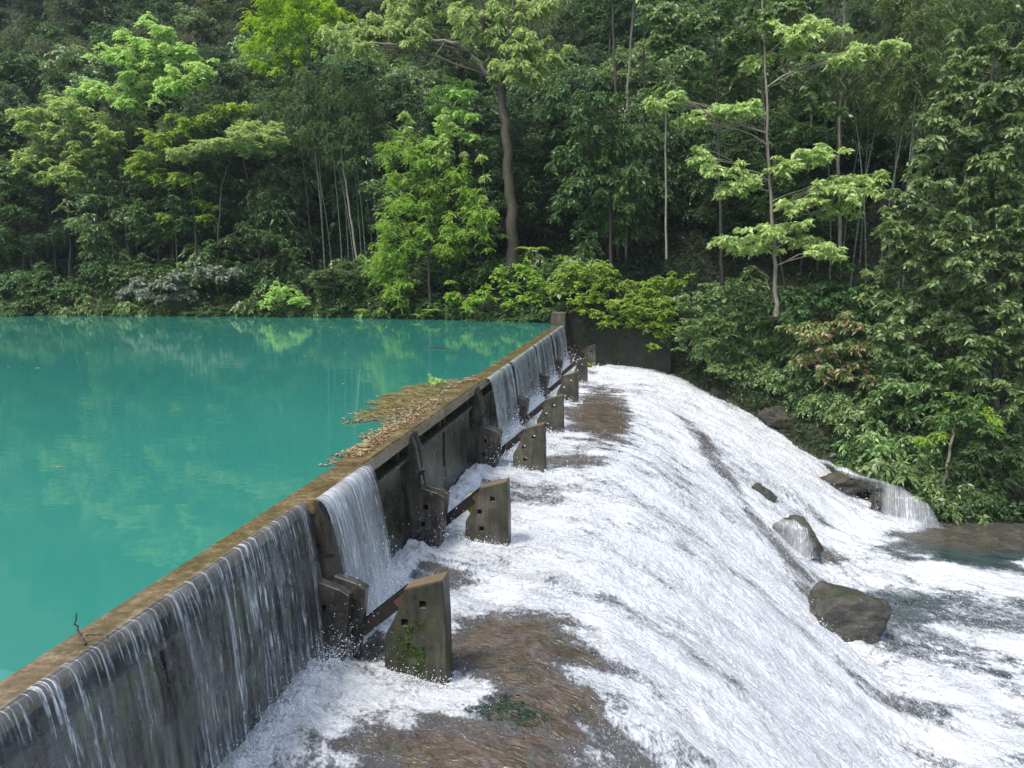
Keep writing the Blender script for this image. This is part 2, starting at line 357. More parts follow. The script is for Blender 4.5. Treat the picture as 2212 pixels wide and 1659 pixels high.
# ================================================================== TERRAIN
BANK = np.array([(-150, 58, 0), (-100, 64.5, 0), (-65, 68.6, 0), (-50.5, 70.4, 0), (-36, 72, 0), (-21.8, 71.8, 0), (-8.6, 68.6, 0),
    (-7.2, 67.4, .4), (2.2, 67.3, .3), (2.5, 66.4, -4.6), (5.8, 62.2, -5.4), (8.9, 58.6, -6.7), (11.5, 54.6, -7.9), (14.6, 50.1, -9.5),
    (16.7, 46.9, -10.1), (19.5, 47.6, -10.1), (22.5, 48.0, -10.1), (35, 45, -10.1), (80, 38, -10.1)], float)
def resample(P, step):
    out = [P[0]]
    for a, b in zip(P[:-1], P[1:]):
        n = max(1, int(np.linalg.norm((b - a)[:2]) / step))
        for k in range(1, n + 1): out.append(a + (b - a) * k / n)
    return np.array(out)
BS = resample(BANK, .6)
def in_water(X, Y):
    poly = np.vstack([BANK[:, :2], [(80, -300), (-150, -300)]]); inside = np.zeros(X.shape, bool)
    for (x1, y1), (x2, y2) in zip(poly, np.roll(poly, -1, 0)):
        c = ((y1 > Y) != (y2 > Y)); c &= X < (x2 - x1) * (Y - y1) / (y2 - y1 + 1e-12) + x1; inside ^= c
    return inside
def terrain(X, Y, with_d=False):
    X = np.asarray(X, float); Y = np.asarray(Y, float); sh = X.shape; X = X.ravel(); Y = Y.ravel(); Z = np.empty(len(X)); DD = np.empty(len(X))
    for i in range(0, len(X), 20000):
        x = X[i:i + 20000]; y = Y[i:i + 20000]
        d2 = (x[:, None] - BS[None, :, 0]) ** 2 + (y[:, None] - BS[None, :, 1]) ** 2
        wt = 1 / (d2 + .25) ** 2; base = (wt * BS[None, :, 2]).sum(1) / wt.sum(1)
        base = base - 5 * ((x > -7.5) & (x < 2.35) & (y > 54) & in_water(x, y))
        d = np.sqrt(d2.min(1)); d = np.where(in_water(x, y), -d, d)
        k = sst(13, 17, x)
        f1 = 1.0 * np.minimum(d, 3) + .74 * np.maximum(d - 3, 0); f2 = .3 * np.minimum(d, 4.5) + 1.1 * np.clip(d - 4.5, 0, 4) + .74 * np.maximum(d - 8.5, 0)
        f1 = f1 + .5 * np.maximum(d - 42, 0); f2 = f2 + .5 * np.maximum(d - 42, 0)
        f = np.where(d < 0, 1.2 * np.maximum(d, -12), f1 * (1 - k) + f2 * k)
        nz = (fbm(x * .28, y * .28, 4, 3) - .5) * 1.6 * np.clip((d + 1) / 4, 0.15, 1) + (fbm(x * 1.4, y * 1.4, 3, 9) - .5) * .5 * np.clip((d + 1) / 2, .2, 1)
        Z[i:i + 20000] = base + f + nz; DD[i:i + 20000] = d
    return (Z.reshape(sh), DD.reshape(sh)) if with_d else Z.reshape(sh)
def grid(xs, ys):
    X, Y = np.meshgrid(xs, ys); nx, ny = len(xs), len(ys)
    i = np.arange(ny - 1)[:, None] * nx + np.arange(nx - 1)[None, :]
    return X, Y, np.stack([i, i + 1, i + nx + 1, i + nx], -1).reshape(-1, 4)
xs = np.concatenate([np.arange(-150, -10, 1.4), np.arange(-10, 30, .3), np.arange(30, 90, 1.5)])
ys = np.concatenate([np.arange(10, 42, 2.), np.arange(42, 82, .3), np.arange(82, 190, 1.6)])
X, Y, F = grid(xs, ys); Z = terrain(X, Y)
tag(link('hillside', mesh_np('hillside', np.stack([X, Y, Z], -1).reshape(-1, 3), F, M['ground'], True)), kind='structure')
def tz(x, y): return float(terrain(np.array([x]), np.array([y]))[0])
def hit(px, py, y0=44, y1=120):
    """where the line of sight through a pixel meets the hillside"""
    d = ray(px, py); t = np.linspace(y0, y1, 900) / d[1]; P = CP + d * t[:, None]; z = terrain(P[:, 0], P[:, 1]); i = np.argmax(P[:, 2] < z); return P[i]

# ================================================================== WATER
# the pool behind the dam
xs = np.concatenate([np.arange(-150, -20, 10), np.arange(-20, -7.5, 2.0), [-7.56]]); ys = np.arange(-60, 84, 4.)
X, Y, F = grid(xs, ys)
tag(link('pool_water', mesh_np('pool_water', np.stack([X, Y, 0 * X], -1).reshape(-1, 3), F, M['pool'], True)), kind='structure')

PT = np.array([(-.5, -3.1), (0, -3.6), (.10, -3.56), (.19, -3.68), (.27, -4.05), (.35, -4.55), (.5, -5.7), (.7, -7.5), (.86, -9.0), (.95, -9.75), (1.03, -10.0), (1.2, -10.05), (9, -10.1)])
def spill_z(X, Y):
    toe = np.interp(Y, [0, 30, 38, 44, 47, 52, 60, 68], [8.5, 8.6, 9.2, 11.5, 14, 16, 17.4, 18.2])
    wob = (fbm(Y * .22, Y * 0 + 3, 3, 5) - .5) * 1.6 * sst(-4, 0, X)
    t = (X + wob + 4) / (toe + 4)
    z = np.interp(t, PT[:, 0], PT[:, 1])
    tl = np.maximum(t, 0); zs = (np.interp(tl - .04, PT[:, 0], PT[:, 1]) + np.interp(tl + .04, PT[:, 0], PT[:, 1]) + z) / 3
    z = np.where(X < -4, np.interp(X, [-7, -6.6, -4], [-3.1, -3.15, -3.6]), zs)
    z = z + np.interp(Y, [5, 15, 23, 32, 66], [-.40, -.33, -.16, -.1, 0]) * (1 - sst(-1, 5, X))
    return z, t
PY = [14.9, 22.5, 31.3, 38.6, 47.4, 55.2, 64.3]       # the piers
def px_ellipse(X, Y, px, py, rx, ry, z):
    c = atz(px, py, z)[:2]; a = atz(px + rx, py, z)[:2] - c; b = atz(px, py + ry, z)[:2] - c
    Mi = np.linalg.inv(np.stack([a, b], 1)); u = (X - c[0]) * Mi[0, 0] + (Y - c[1]) * Mi[0, 1]; v = (X - c[0]) * Mi[1, 0] + (Y - c[1]) * Mi[1, 1]
    return np.sqrt(u * u + v * v)
def flow_uv(X, Y, t):
    a = radians(20) * sst(-1, 3, X)
    k = math.tan(radians(20))
    yy = Y + k * np.where(X > 1, X - 1, 0.0) - k * 0
    s = X * 1.05; return s, yy
def foam_layout(X, Y, t):
    nb = fbm(X * .5, Y * .9, 4, 21)
    fo = .84 + (nb - .5) * .4 + (fbm(X * .14, (Y + .36 * X) * .75, 4, 23) - .5) * .46
    # quieter water on the apron, brown bed showing through
    n2 = (fbm(X * .7, Y * 2.2, 5, 31) - .5) * 1.5
    for px, py, rx, ry, z, lo in ((1120, 1385, 170, 84, -3.8, .18), (1010, 1615, 275, 84, -3.9, .20), (1330, 1590, 110, 110, -4.1, .50), (775, 1390, 60, 40, -3.6, .0), (1295, 885, 66, 66, -3.6, .12),
                                  (1235, 985, 70, 20, -3.5, .35), (930, 1230, 95, 32, -3.4, .42), (1120, 1050, 120, 28, -3.4, .55), (1170, 1490, 120, 85, -3.8, .20)):
        e = px_ellipse(X, Y, px, py, rx, ry, z) + n2 * .55; fo = fo + (lo - fo) * (1 - sst(.5, 1.4, e))
    # a thin-water fold running down the face
    p0 = atz(1460, 960, -6.5); p1 = atz(1800, 1330, -9.3); d = p1[:2] - p0[:2]; L = np.linalg.norm(d); d /= L
    s = (X - p0[0]) * d[0] + (Y - p0[1]) * d[1]; q = np.abs((X - p0[0]) * -d[1] + (Y - p0[1]) * d[0])
    fo = fo - .30 * (1 - sst(.3, 1.0, q)) * sst(-2, 1, s) * (1 - sst(L - 1, L + 1.5, s))
    # river beyond the toe
    riv = sst(1.08, 1.45, t); nr = fbm(X * .45, Y * .8, 4, 44)
    rf = .74 + (nr - .5) * 1.8 - .22 * sst(1.4, 3.0, t)
    fo = fo * (1 - riv) + rf * riv
    nr2 = (nr - .5) * 1.2
    for px, py, rx, ry, lo in ((1960, 1315, 170, 45, .34), (2130, 1165, 210, 38, -.3), (2300, 1150, 260, 60, -.3), (2000, 1390, 160, 40, .55), (2120, 1330, 120, 60, .52), (1760, 1210, 70, 22, .35), (1960, 1530, 120, 25, .55)):
        e = px_ellipse(X, Y, px, py, rx, ry, -10) + nr2 * .7; fo = fo + (lo - fo) * (1 - sst(.35, 1.4, e))
    cal = px_ellipse(X, Y, 2230, 1150, 330, 45, -10)
    fo = np.maximum(fo, 1.0 - sst(.25, .8, X + 6.6 + .5 * (fbm(X * 2, Y * 2, 3, 55) - .5)))
    return np.clip(fo, -.3, 1.05), sst(.95, 1.1, t) * (.35 + .65 * sst(.7, 1.1, cal))
xs = np.concatenate([np.arange(-6.95, 10, .036), np.arange(10, 20, .06), np.arange(20, 42, .3)])
ys = [3.0]
while ys[-1] < 66.6: ys.append(ys[-1] + max(.02, .0024 * ys[-1]))
ys = np.array(ys)
X, Y, F = grid(xs, ys); Z, T = spill_z(X, Y); foam, bed = foam_layout(X, Y, T)
S_, Cc = flow_uv(X, Y, T)
rough = np.clip(foam * 1.1, .38, 1) * (1 - .9 * sst(.5, 1, bed) * (foam < .35))
rip = (fbm(S_ * .5, Cc * 1.1, 3, 61) - .5)
frot = np.abs(fbm(S_ * 2.6, Cc * 2.0, 5, 71) - .5)
fine = fbm(S_ * 11, Cc * 7, 3, 81) - .5
face = sst(.2, .45, T) * (1 - sst(.9, 1.2, T))
churn = np.exp(-((T - 1.02) / .12) ** 2)
fl = np.clip(foam * 1.15 - .12, .05, 1)
Z = Z + rough * rip * (.24 + .35 * churn) + fl * (- frot * (.10 + .40 * churn) + fine * .07 + (fbm(S_ * 1.0, Cc * .9, 6, 91) - .5) * .26)
Z = Z + np.exp(-((X + 6.5) / .35) ** 2) * np.clip(fbm(X * 3, Y * 3, 4, 99) - .35, 0, 1) * .6
for py in PY:                                            # wakes beside the piers
    Z = Z + (.02 if py < 20 else .12) * np.exp(-((Y - py) / .9) ** 2 - ((X + 3.2) / 1.2) ** 2)
WX, WY, WZ, WF, WT = X, Y, Z, foam, T
tag(link('spillway_water', mesh_np('spillway_water', np.stack([X, Y, Z], -1).reshape(-1, 3), F, M['foam'], True,
    uv=np.stack([S_, Cc], -1).reshape(-1, 2), attrs={'foam': foam.ravel(), 'bed': bed.ravel()})), kind='structure')
def wz(x, y):
    i = np.clip(np.searchsorted(ys, y), 1, len(ys) - 1); j = np.clip(np.searchsorted(xs, x), 1, len(xs) - 1); return WZ[i, j]
# droplets thrown up over the white water
OCT_V = np.array([(1, 0, 0), (-1, 0, 0), (0, 1, 0), (0, -1, 0), (0, 0, 1), (0, 0, -1)], float)
OCT_F = np.array([(0, 2, 4), (2, 1, 4), (1, 3, 4), (3, 0, 4), (2, 0, 5), (1, 2, 5), (3, 1, 5), (0, 3, 5)])
def droplets(name, P, r, st=None):
    n = len(P); Sx = np.ones((n, 3)) if st is None else st
    V = P[:, None, :] + OCT_V[None] * (r[:, None] * Sx)[:, None, :]
    F = OCT_F[None] + (np.arange(n) * 6)[:, None, None]
    o = link(name, mesh_np(name, V.reshape(-1, 3), F.reshape(-1, 3), M['spray'], True)); tag(o, kind='stuff'); return o
n = 600000
yy = np.exp(R0.uniform(math.log(7), math.log(66), n)); xx = R0.uniform(-6.5, 16, n)
i = np.clip(np.searchsorted(ys, yy), 1, len(ys) - 1); j = np.clip(np.searchsorted(xs, xx), 1, len(xs) - 1)
keep = (R0.random(n) < np.clip(WF[i, j] - .25, 0, 1) * .42) & ~(in_water(xx, yy) == False) & (WT[i, j] < 1.9)
xx, yy = xx[keep], yy[keep]; tt = WT[i, j][keep]
zz = WZ[i, j][keep] + R0.exponential(.05, len(xx)) * (1 + 2.5 * np.exp(-((tt - 1.0) / .15) ** 2)) - .01
rr = np.minimum((.003 + R0.exponential(.004, len(xx))) * (.5 + yy / 30), .0008 * yy)
droplets('water_spray', np.stack([xx, yy, zz], -1), rr)['label'] = 'fine white spray thrown up all over the tumbling spillway'

# ================================================================== DAM GATES
JY = [-2.4, 6.2, 14.9, 22.0, 31.0, 38.7, 47.3, 55.2, 64.0]     # joints between gates
XU, XD = -7.62, -6.86
butt_prof = [(-7.18, -.03), (-6.84, -.03), (-6.70, -.35), (-6.50, -1.66), (-6.02, -1.80), (-5.80, -1.92), (-6.12, -4.3), (-7.18, -4.3)]
dry = [0, 0, 0, 1, 1, 0, 0, 0]
GL = ['nearest dam gate with a thin water veil over its long concrete face', 'dam gate running out of the near frame edge under falling water',
      'dam gate half veiled by bright falling water, half dry beside the leaf raft', 'dry dam gate with leaf litter along its crest and dark slots in its face',
      'dam gate where the leaf litter ends and the far water veils begin', 'far dam gate behind the fourth pier under a smooth grey veil', 'far dam gate behind the fifth pier under split veils of water', 'farthest dam gate ending at the mossy abutment pillar']
GL[0], GL[1] = GL[1], GL[0]
GL = [GL[0], GL[1], GL[2], GL[3], GL[4], GL[5], GL[6], GL[7]]
for k in range(8):
    y0, y1 = JY[k] + .012, JY[k + 1] - .012; L = y1 - y0
    top = .0
    dx = -.22 if k < 2 else 0
    gt = empty('dam_gate', (-7.2 + dx, (y0 + y1) / 2, -3.3)); tag(gt, GL[k], 'dam gate', 'gates along the dam')
    off = Vector((7.2, -(y0 + y1) / 2, 3.3))
    def part(name, mb, m, bev=0):
        bmesh.ops.translate(mb.bm, verts=mb.bm.verts[:], vec=off); return mb.obj(name, m, gt, bev)
    h1 = .045 if k in (2, 3, 4) else 0.0
    ysp = 17.8
    mb = MB()
    if k == 2: mb.box(XU, XD, y0, ysp, -.30, .012); mb.box(XU, XD + .01, ysp + .004, y1, -.30, .10)
    elif k == 4: mb.box(XU, XD, 32.6, y1, -.30, .012); mb.box(XU, XD + .01, y0, 32.596, -.30, .10)
    elif k == 3: mb.box(XU, XD + .01, y0, y1, -.30, .10)
    else: mb.box(XU - dx, XD, y0, y1, -.30, .012)
    part('crest_beam', mb, M['crest'], .035)
    mb = MB(); mb.box(-7.52, -7.24, y0 + .01, y1 - .01, -4.4, -.303)
    part('back_plate', mb, M['gate'])
    mb = MB(); mb.box(-7.237, -6.88, y0 + .02, y1 - .02, -.80, -.66)
    part('ledge_beam', mb, M['gate'], .02)
    mb = MB(); a0, a1 = y0 + .45, y1 - .45
    m0 = a0 + (a1 - a0) * .42
    for (p, q, zt, xx_) in ((a0 + .0, m0, -.803, -6.97), (m0 + .36, a1 - .4, -.803, -6.985)): mb.box(-7.237, xx_, p, q, -4.4, zt)
    mb.box(-7.237, -7.0, m0 + .003, m0 + .357, -4.4, -2.15); mb.box(-7.237, -7.02, a1 - .397, a1, -4.4, -1.7)
    part('face_slab', mb, M['gate'], .015)
    for ym in (m0 - .1, m0 + .46, a0 + .1, a1 - .5):
        mb = MB(); mb.box(-7.237, -7.02, ym - .07, ym + .07, -.657, -.303); part('upper_rib', mb, M['gate'], .01)
    for s_, ya, yb in ((0, y0 + .05, y0 + .30), (1, y1 - .30, y1 - .05)):
        mb = MB(); mb.prism([(p[0] + 7.2, p[1] + 3.3) for p in butt_prof], ya - (y0 + y1) / 2, yb - (y0 + y1) / 2)
        bmesh.ops.bevel(mb.bm, geom=mb.bm.edges[:], offset=.018, segments=1, affect='EDGES')
        me = bpy.data.meshes.new('buttress'); mb.bm.to_mesh(me); mb.bm.free(); me.materials.append(M['butt'])
        yb_ = ya - (y0 + y1) / 2
        me = cut(me, [(x + 7.2 - .08, x + 7.2 + .08, yb_ - .2, yb_ + .6, z + 3.3 - .08, z + 3.3 + .08) for x, z in ((-6.42, -2.25), (-6.5, -2.8), (-6.6, -1.2))])
        link('buttress', me, gt)
# ------------------------------------------------------------------ piers and prop arms
# local frame: x from the downstream edge, z from the top of that edge
pier_prof = [(0, 0), (.04, -.9), (.06, -3.4), (-1.36, -3.4), (-1.32, -1.36), (-1.14, -1.04), (-.92, -.55), (-.86, -.27)]
mb = MB(); mb.prism(pier_prof, 0, .52); bmesh.ops.bevel(mb.bm, geom=mb.bm.edges[:], offset=.02, segments=2, affect='EDGES')
pm = bpy.data.meshes.new('concrete_pier'); mb.bm.to_mesh(pm); mb.bm.free(); pm.materials.append(M['pier'])
pm = cut(pm, [(x - .075, x + .075, -.3, .9, z - .085, z + .085) for x, z in ((-.45, -.58), (-.86, -1.02), (-.80, -1.56))])
for v in pm.vertices:                       # weathered, not ruler-straight
    q = v.co; d = mnoise.noise_vector(Vector((q.x * 3, q.y * 3, q.z * 3))); v.co = q + d * .012
PL = ['nearest concrete pier, mossy on its near face, with three square holes', 'concrete pier beside the yellow scrap, second along the row',
      'square-holed concrete pier third along the row, opposite the end of the leaf raft', 'concrete pier fourth along the row, near the far brown water bulge',
      'concrete pier fifth along the row, beside the smooth brown water', 'plain pale concrete pier next to the last one by the abutment wall', 'farthest concrete pier with a green plant at its foot, against the abutment wall']
AL = ['mossy steel prop arm leaning on the nearest pier', 'rusty steel prop arm with yellow scrap caught on it', 'long dark steel prop arm leaning on the third pier', 'dark prop arm with snagged branches on the fourth pier',
      'splashed prop arm leaning on the fifth pier', 'prop arm wet with spray on the sixth pier', 'farthest prop arm in the shade of the abutment wall']
XP, ZP = -4.06, -1.56
for k, y in enumerate(PY):
    o = link('concrete_pier', pm); o.location = (XP, y, ZP); tag(o, PL[k], 'pier', 'concrete piers downstream of the gates')
    if k in (5, 6): o.scale = (.8, .9, .95)
    a = empty('prop_arm', (XP - .85, y + .26, ZP - .45)); tag(a, AL[k], 'prop arm', 'steel prop arms between gates and piers')
    s = .8 if k == 6 else 1
    for dy in (-.16, .16):
        MB().bar((.02, dy, .02), (-1.30 * s, dy, -1.12 * s), .09, .27).obj('arm_bar', M['steel'], a, .008)
    for t in (.2, .5, .8): MB().bar((-1.3 * t * s, -.112, -1.12 * t * s), (-1.3 * t * s, .112, -1.12 * t * s), .08, .16).obj('cross_brace', M['steel'], a)
    MB().bar((.06, -.22, .02), (-.20, -.22, -.20), .02, .20).obj('end_plate', M['rust'], a, .006)
    V, F = tube([(0, -.24, -.02), (0, .24, -.02)], .045, 10); link('pin', mesh_np('pin', V, F, M['rust'], True), a)
# yellow scrap on the second prop arm
bm = bmesh.new(); gx = 9
vs = [[bm.verts.new(((i / 8 - .5) * .34 + .03 * math.sin(j * 1.7), .06 * math.sin(i * 1.3 + j) + .03 * math.cos(j * 2.1), (j / 8 - .5) * .62 - .10 * abs(i - 4) / 4)) for i in range(gx)] for j in range(gx)]
for j in range(gx - 1):
    for i in range(gx - 1): bm.faces.new((vs[j][i], vs[j][i + 1], vs[j + 1][i + 1], vs[j + 1][i]))
ym = bpy.data.meshes.new('plastic_scrap'); bm.to_mesh(ym); bm.free(); ym.materials.append(M['yellow'])
o = link('plastic_scrap', ym); md = o.modifiers.new('s', 'SOLIDIFY'); md.thickness = .012; ym.polygons.foreach_set('use_smooth', np.ones(len(ym.polygons), bool))
o.location = (-5.28, PY[1] + .55, -2.43); o.rotation_euler = (0, radians(28), radians(15)); tag(o, 'bright yellow plastic scrap snagged on the second prop arm', 'scrap')

# ------------------------------------------------------------------ curtains of falling water
def curtain(y0, y1, m, zb=-3.2, amt0=.5, amt1=.5, throw=.42, label=None, splits=(), dx=0.0):
    ny = max(20, int((y1 - y0) / .03)); nz = 46
    v = np.linspace(0, 1, nz); yy = np.linspace(y0, y1, ny); Yg, Vg = np.meshgrid(yy, v)
    fall = np.maximum(Vg - .06, 0) / .94 * (-zb)
    st = (vn(Yg * 6, Vg * .6, 3) - .5) * .10 + (vn(Yg * 22, Vg * 1.2, 4) - .5) * .035
    Xg = XD + dx + .012 + np.minimum(Vg / .06, 1) * .05 - .05 * (1 - np.minimum(Vg / .06, 1)) + throw * np.sqrt(fall / 3.2) * (.8 + .4 * vn(Yg * .5, Yg * 0, 8)) + st * np.minimum(fall, 1)
    Zg = .03 - fall
    amt = amt0 + (amt1 - amt0) * Vg + .20 * np.exp(-((Vg - 1) / .3) ** 2) + .34 * np.exp(-((Vg - .1) / .08) ** 2)
    for sy, sw, sa in splits: amt = amt + sa * np.exp(-((Yg - sy - .12 * Vg * np.sign(sa)) / sw) ** 2)
    edge = np.minimum(Yg - y0, y1 - Yg); amt = amt - .5 * (1 - sst(0, .25, edge))
    amt = amt + (fbm(Yg * .8, Vg * .4, 3, 13) - .5) * .5
    i = np.arange(nz - 1)[:, None] * ny + np.arange(ny - 1)[None, :]; F = np.stack([i, i + 1, i + ny + 1, i + ny], -1).reshape(-1, 4)
    o = link('falling_water', mesh_np('falling_water', np.stack([Xg, Yg, Zg], -1).reshape(-1, 3), F, m, True, uv=np.stack([Yg, fall], -1).reshape(-1, 2), attrs={'foam': amt.ravel()}))
    tag(o, label, kind='structure'); return o
curtain(-2, 14.75, M['curtain'], -3.6, .48, .5, label='thin streaked veil of water falling over the nearest gates', splits=((14.5, .12, .5), (9.0, .05, .3), (10.1, .06, .3), (11.2, .05, .3), (8.1, .05, .3), (13.2, 1.1, .28)), dx=-.22)
curtain(14.95, 18.0, M['curtain_thick'], -3.45, .56, .62, .75, label='bright white veil of water between the first joint and the leaf litter')
for a, b, l in ((33.0, 38.5, 'smooth grey water veil next to the dry gates'), (38.9, 47.1, 'long smooth water veil in the middle of the far gates'), (47.5, 55.0, 'split water veil with white edges among the far gates'), (55.4, 63.9, 'farthest water veil ending at the abutment pillar')):
    ss = [(a + .4, .3, .5), (b - .3, .25, .5)] + [(a + (b - a) * q, .14, .35) for q in (.38, .7)]
    curtain(a, b, M['curtain_far'], -3.1, .56, .5, .5, label=l, splits=ss)
# splash droplets where the veils land and around the piers
P = []; Rr = []
for y0, y1, n, h in ((7, 14.8, 5000, .3), (14.8, 18.4, 9000, .6), (33, 64, 14000, .5)):
    yy = R0.uniform(y0, y1, n); xx = -6.35 + R0.normal(0, .18, n); P.append(np.stack([xx, yy, -3.15 + R0.exponential(h * .45, n) - .1], -1)); Rr.append((.004 + R0.exponential(.007, n)) * (.6 + yy / 40))
for k, y in enumerate(PY):
    n = 700; xx = R0.uniform(-5.6, -3.7, n); yy = y - .1 - R0.exponential(.12, n) * R0.choice([1, 1, -4], n); P.append(np.stack([xx, yy, wz(xx, yy) + R0.exponential(.07, n)], -1)); Rr.append((.004 + R0.exponential(.006, n)) * (.6 + yy / 40))
    n = 350; xx = R0.normal(-6.0, .45, n); yy = JY[k + 2] + R0.normal(0, .9, n); P.append(np.stack([xx, yy, -3.0 + R0.exponential(.35, n)], -1)); Rr.append((.003 + R0.exponential(.005, n)) * (.6 + yy / 40))
droplets('splash', np.concatenate(P), np.minimum(np.concatenate(Rr), .0009 * np.concatenate(P)[:, 1]))['label'] = 'splashing drops where the water veils land at the gate feet'

# ================================================================== ABUTMENT
ab = empty('abutment_wall', (-2.0, 66.3, -5.5)); tag(ab, 'dark mossy concrete abutment wall at the far end of the dam', 'retaining wall')
ob = Vector((2.0, -66.3, 5.5))
def abp(name, mb, bev=.03):
    bmesh.ops.translate(mb.bm, verts=mb.bm.verts[:], vec=ob); return mb.obj(name, M['abut'], ab, bev)
abp('wall_body', MB().box(-6.55, 2.25, 66.3, 67.3, -8, .75)); abp('wall_cap', MB().box(-6.5, 2.3, 66.22, 67.4, .752, .86), .02)
abp('return_wall', MB().box(1.5, 2.25, 67.302, 74, -8, .74))
pl = empty('end_pillar', (-7.2, 64.6, -3)); tag(pl, 'square mossy concrete pillar closing the far end of the dam crest', 'pillar')
MB().box(-.58, .62, -.55, 1.69, -4, 4.05).obj('shaft', M['pier'], pl, .03)
MB().box(.623, 1.0, .9, 1.69, -4, 2.2).obj('shoulder', M['abut'], pl, .03)

# ================================================================== ROCKS
def boulder(name, loc, size, seed, m, label, cat='boulder', sub=5, hang=.35, sharp=1.0):
    bm = bmesh.new(); bmesh.ops.create_icosphere(bm, subdivisions=sub, radius=1)
    rg = np.random.default_rng(seed); cuts = rg.normal(size=(11, 3)); cuts /= np.linalg.norm(cuts, axis=1)[:, None]; cd_ = rg.uniform(.5, .86, 11)
    for v in bm.verts:
        p = np.array(v.co)
        for c, d in zip(cuts, cd_):
            e = p @ c - d
            if e > 0: p = p - c * e * .97 * sharp
        q = Vector(p); nn = mnoise.noise(q * 2.2 + Vector((seed, 0, 0))) * .14 + mnoise.noise(Vector((q.x * 4, q.y * 4, q.z * 9)) + Vector((0, seed, 0))) * .06 + mnoise.noise(q * 14) * .03
        q = q * (1 + nn); v.co = (q.x * size[0], q.y * size[1], q.z * size[2])
    me = bpy.data.meshes.new(name); bm.to_mesh(me); bm.free(); me.materials.append(m); me.polygons.foreach_set('use_smooth', np.ones(len(me.polygons), bool))
    o = link(name, me); o.location = loc; tag(o, label, cat); return o
p = atz(1815, 1345, -9.6)
o = boulder('boulder', (p[0], p[1], -9.55), (2.0, 1.5, 1.75), 3, M['rock'], 'large grey boulder standing in the river below the spillway'); o.rotation_euler = (0, radians(12), radians(-25))
p = aty(1728, 1150, 39.0)
o = boulder('boulder', (p[0], p[1], p[2] - .3), (1.5, 1.1, 1.15), 12, M['rock'], 'rounded mossy boulder with water pouring over it on the spillway')
p = aty(1648, 1070, 43.0); boulder('boulder', (p[0], p[1], p[2] - .25), (1.0, .7, 1.0), 11, M['rock'], 'small dark rock breaking the white spillway water')
# mossy bank ledge with the little side cascade
for px, py, Yd, sz, sd_, lb in ((1830, 1040, 50.5, (1.9, 1.4, .8), 21, 'low dark mossy ledge rock along the white water edge'), (1930, 1085, 48.6, (1.6, 1.3, 1.0), 22, 'dark bank rock under the little side cascade'),
                                (1690, 905, 57.8, (1.8, 1.2, 1.0), 24, 'dark wet rock at the bank edge below the bushes'), (1560, 845, 62.8, (1.6, 1.1, .9), 25, 'wet rock at the foot of the bushes near the abutment wall'),
                                (1790, 940, 56.5, (1.8, 1.4, 1.2), 26, 'brown rock face showing between the bank bushes'), (1745, 880, 60.5, (2.4, 1.3, 1.4), 27, 'bare brown rock outcrop under the leafy bank'), (2060, 1060, 50.5, (2.4, 1.6, .9), 28, 'grassy rock shelf beside the calm brown water')):
    p = aty(px, py, Yd); boulder('bank_rock', tuple(p), sz, sd_, M['bankrock'], lb, 'rock', 5)
# thin cascade over the side rock
def cascade(path_px, Yd, wd, name, label):
    n = 40; pts = np.array([aty(x, y, Yd + k) for x, y, k in path_px]); t = np.linspace(0, len(pts) - 1, n)
    c = np.stack([np.interp(t, range(len(pts)), pts[:, a]) for a in range(3)], -1); m_ = 30; s = np.linspace(-1, 1, m_)
    W = np.interp(t, range(len(pts)), wd); V = c[:, None, :] + np.array([1, -.25, 0])[None, None] * (s[None, :, None] * W[:, None, None])
    V[..., 2] += (fbm(V[..., 0] * 3, V[..., 2] * 3, 3, 2) - .5) * .35; V[..., 1] -= .1 + .25 * (1 - s[None, :] ** 2)
    i = np.arange(n - 1)[:, None] * m_ + np.arange(m_ - 1)[None, :]; F = np.stack([i, i + 1, i + m_ + 1, i + m_], -1).reshape(-1, 4)
    L = np.broadcast_to(t[:, None], V.shape[:2]); am = .45 - .4 * np.abs(s)[None, :] ** 3 + .35 * (fbm(V[..., 0] * 1.5, L * 1.2, 3, 7) - .5)
    o = link(name, mesh_np(name, V.reshape(-1, 3), F, M['cascade'], True, uv=np.stack([V[..., 0], L], -1).reshape(-1, 2), attrs={'foam': am.ravel()})); tag(o, label, kind='structure')
cascade([(1760, 990, -.6), (1840, 1022, -1.4), (1905, 1045, -1.6), (1945, 1085, -2.0), (1965, 1140, -2.6)], 49.3, [.5, .6, 1.0, 1.4, 1.8], 'side_cascade', 'thin side cascade slipping over the dark bank rock')
cascade([(1690, 1118, -1.0), (1705, 1135, -1.3), (1715, 1165, -1.5), (1720, 1200, -1.7)], 39.2, [.5, .8, .9, 1.0], 'boulder_cascade', 'sheet of water sliding off the overrun boulder')

